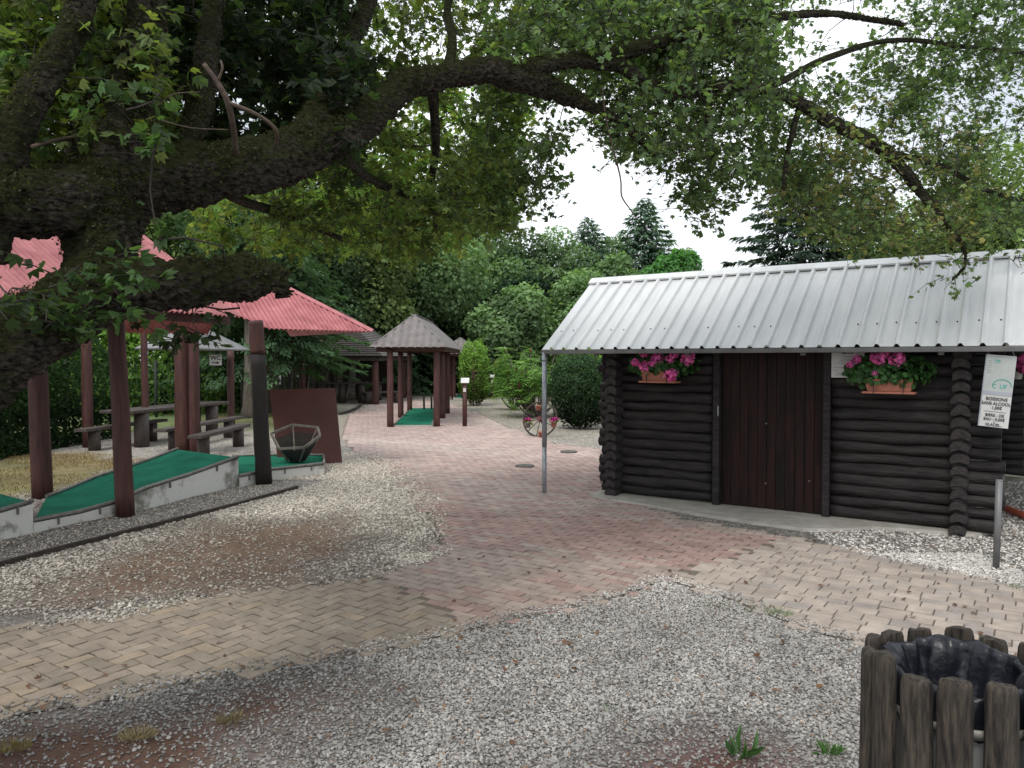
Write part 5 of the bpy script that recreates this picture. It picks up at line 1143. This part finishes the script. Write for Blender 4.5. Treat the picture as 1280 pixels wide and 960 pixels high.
# moss cushions clinging to the limbs
mp_=[];mn_=[]
for C_,rr in FUZ:
    for i in range(len(C_)-1):
        seg_=(C_[i+1]-C_[i]); L_=seg_.length; nq=int(L_*rr[i]*26000)
        t_=seg_.normalized(); u_=t_.cross(Vector((0,0,1))).normalized(); w_=u_.cross(t_)
        for q in range(min(nq,900)):
            a_=rnd.gauss(math.pi/2,1.15); d_=u_*math.cos(a_)+w_*math.sin(a_); f_=rnd.random(); p_=C_[i]+seg_*f_+d_*(rr[i]+(rr[min(i+1,len(rr)-1)]-rr[i])*f_)*rnd.uniform(.98,1.10)
            if noise.noise(p_*6)>-.12: mp_.append(p_);mn_.append(d_)
mp_=np.array([tuple(v) for v in mp_]); mn_=np.array([tuple(v) for v in mn_]); k_=len(mp_); print('moss',k_)
leaves('moss',mp_,.011*(.5+1.0*rs.rand(k_)),mn_+rs.normal(size=(k_,3))*.7,mn_+rs.normal(size=(k_,3))*.6,QUAD,np.array([.045,.050,.014])*(.3+1.3*rs.rand(k_,1)),M_leaf,tree)
# bare dead branches
dead=mat('dead_branch_bark',(.04,.03,.024),(.12,.085,.06),scale=12,rough=.9,bump=.5)
for pts in ([(255,80,3.0,4.5),(272,103,3.02,5.5),(285,128,3.05,6),(292,160,3.15,6),(295,190,3.3,7)],[(285,128,3.05,4),(310,138,3.08,4.2),(332,150,3.1,4),(346,165,3.15,4),(345,185,3.3,4)],[(272,103,3.02,3),(278,86,3.0,2.5),(276,76,3,2)],[(200,150,3.2,1.2),(240,160,3.15,1.2),(285,162,3.1,1)],[(752,110,5.25,2.2),(760,160,5.3,1.8),(775,220,5.3,1.6),(777,245,5.3,1.4),(788,262,5.3,1.3),(797,275,5.3,1)],[(40,183,2.95,4),(70,175,3.1,4),(95,172,3.3,5)],[(195,135,3.2,1.2),(215,118,3.18,1.2),(250,115,3.15,1)]):
    pts=[(a,b,c,d*.62) for a,b,c,d in pts]; limb(pts,name='dead_branch',seg=8,grow=False,m=dead,wob=.15,n=4)
# ---------- foliage
def env(px):
    xs=[-500,0,90,180,250,330,400,440,500,560,600,640,680,720,745,775,800,830,860,885,905,930,960,1000,1060,1120,1200,1280,1500]
    ys=[300,215,215,215,300,315,318,325,332,322,300,290,255,232,210,205,200,215,262,278,268,205,255,300,318,318,318,298,300]
    return np.interp(px,xs,ys)
cl=[]; r_=np.random.RandomState(42)
def region(n,x0,x1,y0,y1,dlo,dhi,dens,tag_,env_=True,thr=.0,hs=.012):
    px=r_.uniform(x0,x1,n*6); py=r_.uniform(y0,y1,n*6); k=np.ones(len(px),bool)
    if env_: k&=py<env(px)-8+20*(vnoise(px,py,.03,3)-.5)
    h=vnoise(px,py,hs,11)*.6+vnoise(px,py,hs*2.7,12)*.4
    k&=r_.rand(len(px))<np.clip((h-thr)*4+.4,0,1)
    px,py=px[k][:n],py[k][:n]; d=r_.uniform(dlo,dhi,len(px))
    for a,b,c in zip(px,py,d): cl.append((a,b,c,tag_,dens))
region(300,-30,200,-60,215,3.2,4.8,32,'mid')
region(260,180,440,-60,190,3.9,5.4,30,'dark')
region(130,330,640,-60,110,5.0,6.6,26,'mid')
region(200,170,640,200,320,6.5,9.0,30,'lit_yel')
region(160,330,640,100,320,5.0,7.0,30,'mid')
region(170,440,660,110,310,7.5,9.5,30,'lit_yel')
region(640,600,960,-60,280,5.7,7.6,24,'right',thr=.31)
region(200,600,900,-40,190,5.5,7.0,28,'right',thr=.18)
region(70,740,930,-10,120,5.9,7.4,26,'right',thr=.0)
region(620,930,1300,-60,318,6.5,8.4,20,'right',thr=.40,hs=.014)
region(130,930,1240,190,318,6.8,8.0,18,'autumn',thr=.2)
region(120,640,1000,-20,200,4.9,5.6,16,'right',thr=.3)
region(70,1000,1240,120,310,5.6,6.3,14,'autumn',thr=.25)
# growth above and beside the frame
region(80,-500,1600,-520,-60,3.5,8,34,'mid',env_=False)
region(90,-700,-30,-300,250,3.2,6,30,'mid',env_=False)
# hanging sprays
for a,b,c,k,s in [(150,350,2.85,'big',16),(125,325,2.85,'big',16),(170,330,2.85,'big',14),(145,385,2.8,'big',16),(100,395,2.8,'big',12),(180,385,2.85,'big',12),(60,400,2.75,'big',7),(40,390,2.75,'big',5),(210,400,3.0,'big',10),(120,410,2.8,'big',12),(200,300,3.0,'big',6),
   (205,110,3.0,'big',10),(170,160,3.0,'big',12),(195,180,3.0,'big',9),(150,120,3.0,'big',8),(60,360,2.7,'spray',8),(15,360,2.6,'spray',12),(5,375,2.6,'spray',10),(35,365,2.6,'spray',8),(245,400,3.2,'spray',10),(260,420,3.3,'spray',8),(230,425,3.3,'spray',10),(200,420,3.2,'spray',8),(300,385,3.4,'spray',4),
   (865,265,5.6,'right',26),(880,272,5.6,'right',22),(890,240,5.7,'right',26),(870,225,5.7,'right',26),(850,245,5.6,'right',14),(905,215,5.8,'right',26),
   (1190,352,6.7,'right',12),(1200,335,6.7,'right',12),(1225,322,6.7,'right',12),(1180,362,6.7,'right',8),(1170,318,6.7,'right',9),(1145,318,6.7,'right',7),(1210,345,6.7,'right',10),(1275,318,6.8,'right',9),(1277,335,6.8,'right',7),
   (440,190,4.2,'big',6),(90,130,3.1,'big',10),(20,90,3.1,'big',14),(20,150,3.0,'big',12),(60,40,3.1,'big',14),(110,70,3.2,'big',12)]:
    cl.append((a,b,c,k,s))
for px in range(-20,720,14):   # bark-hugging moss leaves/ivy over the top of limbs skipped beyond this
    pass
ctr=np.array([tuple(P(a,b,c)) for a,b,c,_,_ in cl])
NB=np.array(nodes); NPs=NB[:,:3].copy(); 
d0=np.min(np.linalg.norm(ctr[:,None,:]-NPs[None],axis=2),1); order=np.argsort(d0)
nd=list(map(tuple,NPs)); arr=np.zeros((len(NPs)+len(ctr)*5+10,3)); cnt=len(NPs); arr[:cnt]=NPs
tw=MB(); Lp=[];Ls=[];Ln=[];Ld=[];Lc=[]; 
PAL={'mid':[(.14,.20,.065),(.10,.16,.055),(.17,.21,.06)],'dark':[(.035,.06,.025),(.025,.045,.022)],'lit_yel':[(.19,.30,.085),(.15,.26,.075),(.25,.29,.09)],'right':[(.13,.20,.095),(.105,.17,.085),(.16,.23,.095)],'autumn':[(.18,.23,.10),(.14,.21,.09),(.24,.22,.10)],'big':[(.075,.135,.05),(.06,.115,.04)],'spray':[(.035,.06,.025)]}  # rear yellow-green leaves coloured brighter, light passing through is painted in
SZ={'mid':.054,'dark':.065,'lit_yel':.07,'right':.052,'autumn':.046,'big':.056,'spray':.055}
for i in order:
    c=ctr[i]; a,b,dd,kind,ns=cl[i]
    dist=np.linalg.norm(arr[:cnt]-c,axis=1); j=dist.argmin(); s0=arr[j]; L_=dist[j]
    midp=(s0+c)/2+r_.normal(size=3)*.10*L_+np.array([0,0,.06*L_]); pts=[Vector(s0),Vector(s0*.6+midp*.4+r_.normal(size=3)*.03*L_),Vector(midp),Vector(c*.55+midp*.45+r_.normal(size=3)*.05*L_),Vector(c)]
    rb=.0035+.0035*min(L_,1.5)
    if kind!='big' or L_>.15: tw.tube(pts,[rb,rb*.9,rb*.75,rb*.55,rb*.35],5,caps=False)
    if cnt<len(arr)-3: arr[cnt]=c; arr[cnt+1]=np.array(pts[2]); cnt+=2
    rr=.17 if kind not in('big','spray') else .13
    if kind in('right','autumn'): rr=.21
    # side twiglets with leaves strung along them
    nt_=max(2,ns//5); per=max(2,int(ns*1.0/nt_*1.0)); bt=.6+.75*r_.rand()
    for q in range(nt_):
        dv_=r_.normal(size=3)*np.array([1,1,.75])+np.array([0,0,-.15]); dv_/=np.linalg.norm(dv_); ln=rr*(.6+.7*r_.rand()); st=c+r_.normal(size=3)*rr*.25
        e_=st+dv_*ln
        tw.tube([Vector(st),Vector((st+e_)/2+r_.normal(size=3)*.012),Vector(e_)],[.0028,.002,.0012],4,caps=False)
        for p_ in range(per+1):
            f=(p_+.4)/(per+1); p=st+dv_*ln*f+r_.normal(size=3)*.018; s_=SZ[kind]*(.55+.7*r_.rand()); Lp.append(p);Ls.append(s_)
            Ln.append(np.array([0,-.1,.8])+r_.normal(size=3)*.65); Ld.append(dv_*.6+r_.normal(size=3)*.7+np.array([0,0,-.35]))
            pl=PAL[kind]; base=np.array(pl[r_.randint(len(pl))]); Lc.append(base*bt*(.6+.8*r_.rand()))
M_twig=mat('twig_bark',(.018,.014,.011),(.05,.042,.034),scale=20,rough=.9)
tw.build('twigs',M_twig,tree)
leaves('crown',np.array(Lp),np.array(Ls),np.array(Ln),np.array(Ld),LOBED,np.array(Lc),M_leaf,tree)
print('leaves',len(Lp),'stones ok')
# fallen leaves on the ground
r_=np.random.RandomState(9); n=260; x=r_.uniform(-3.5,3.5,n); y=r_.uniform(3,7.5,n); k=np.abs(x)<y*.68; x,y=x[k],y[k]; n=len(x)
o=leaves('leaf_litter',np.column_stack([x,y,np.full(n,.024)]),.035*(.6+.6*r_.rand(n)),np.column_stack([r_.normal(size=(n,2))*.3,np.ones(n)]),r_.normal(size=(n,3)),LOBED,np.array([.16,.08,.04])*(.5+.9*r_.rand(n,1)),M_gleaf); tag(o,'scattered dry brown leaves on the paving and gravel','leaves',kind='stuff')
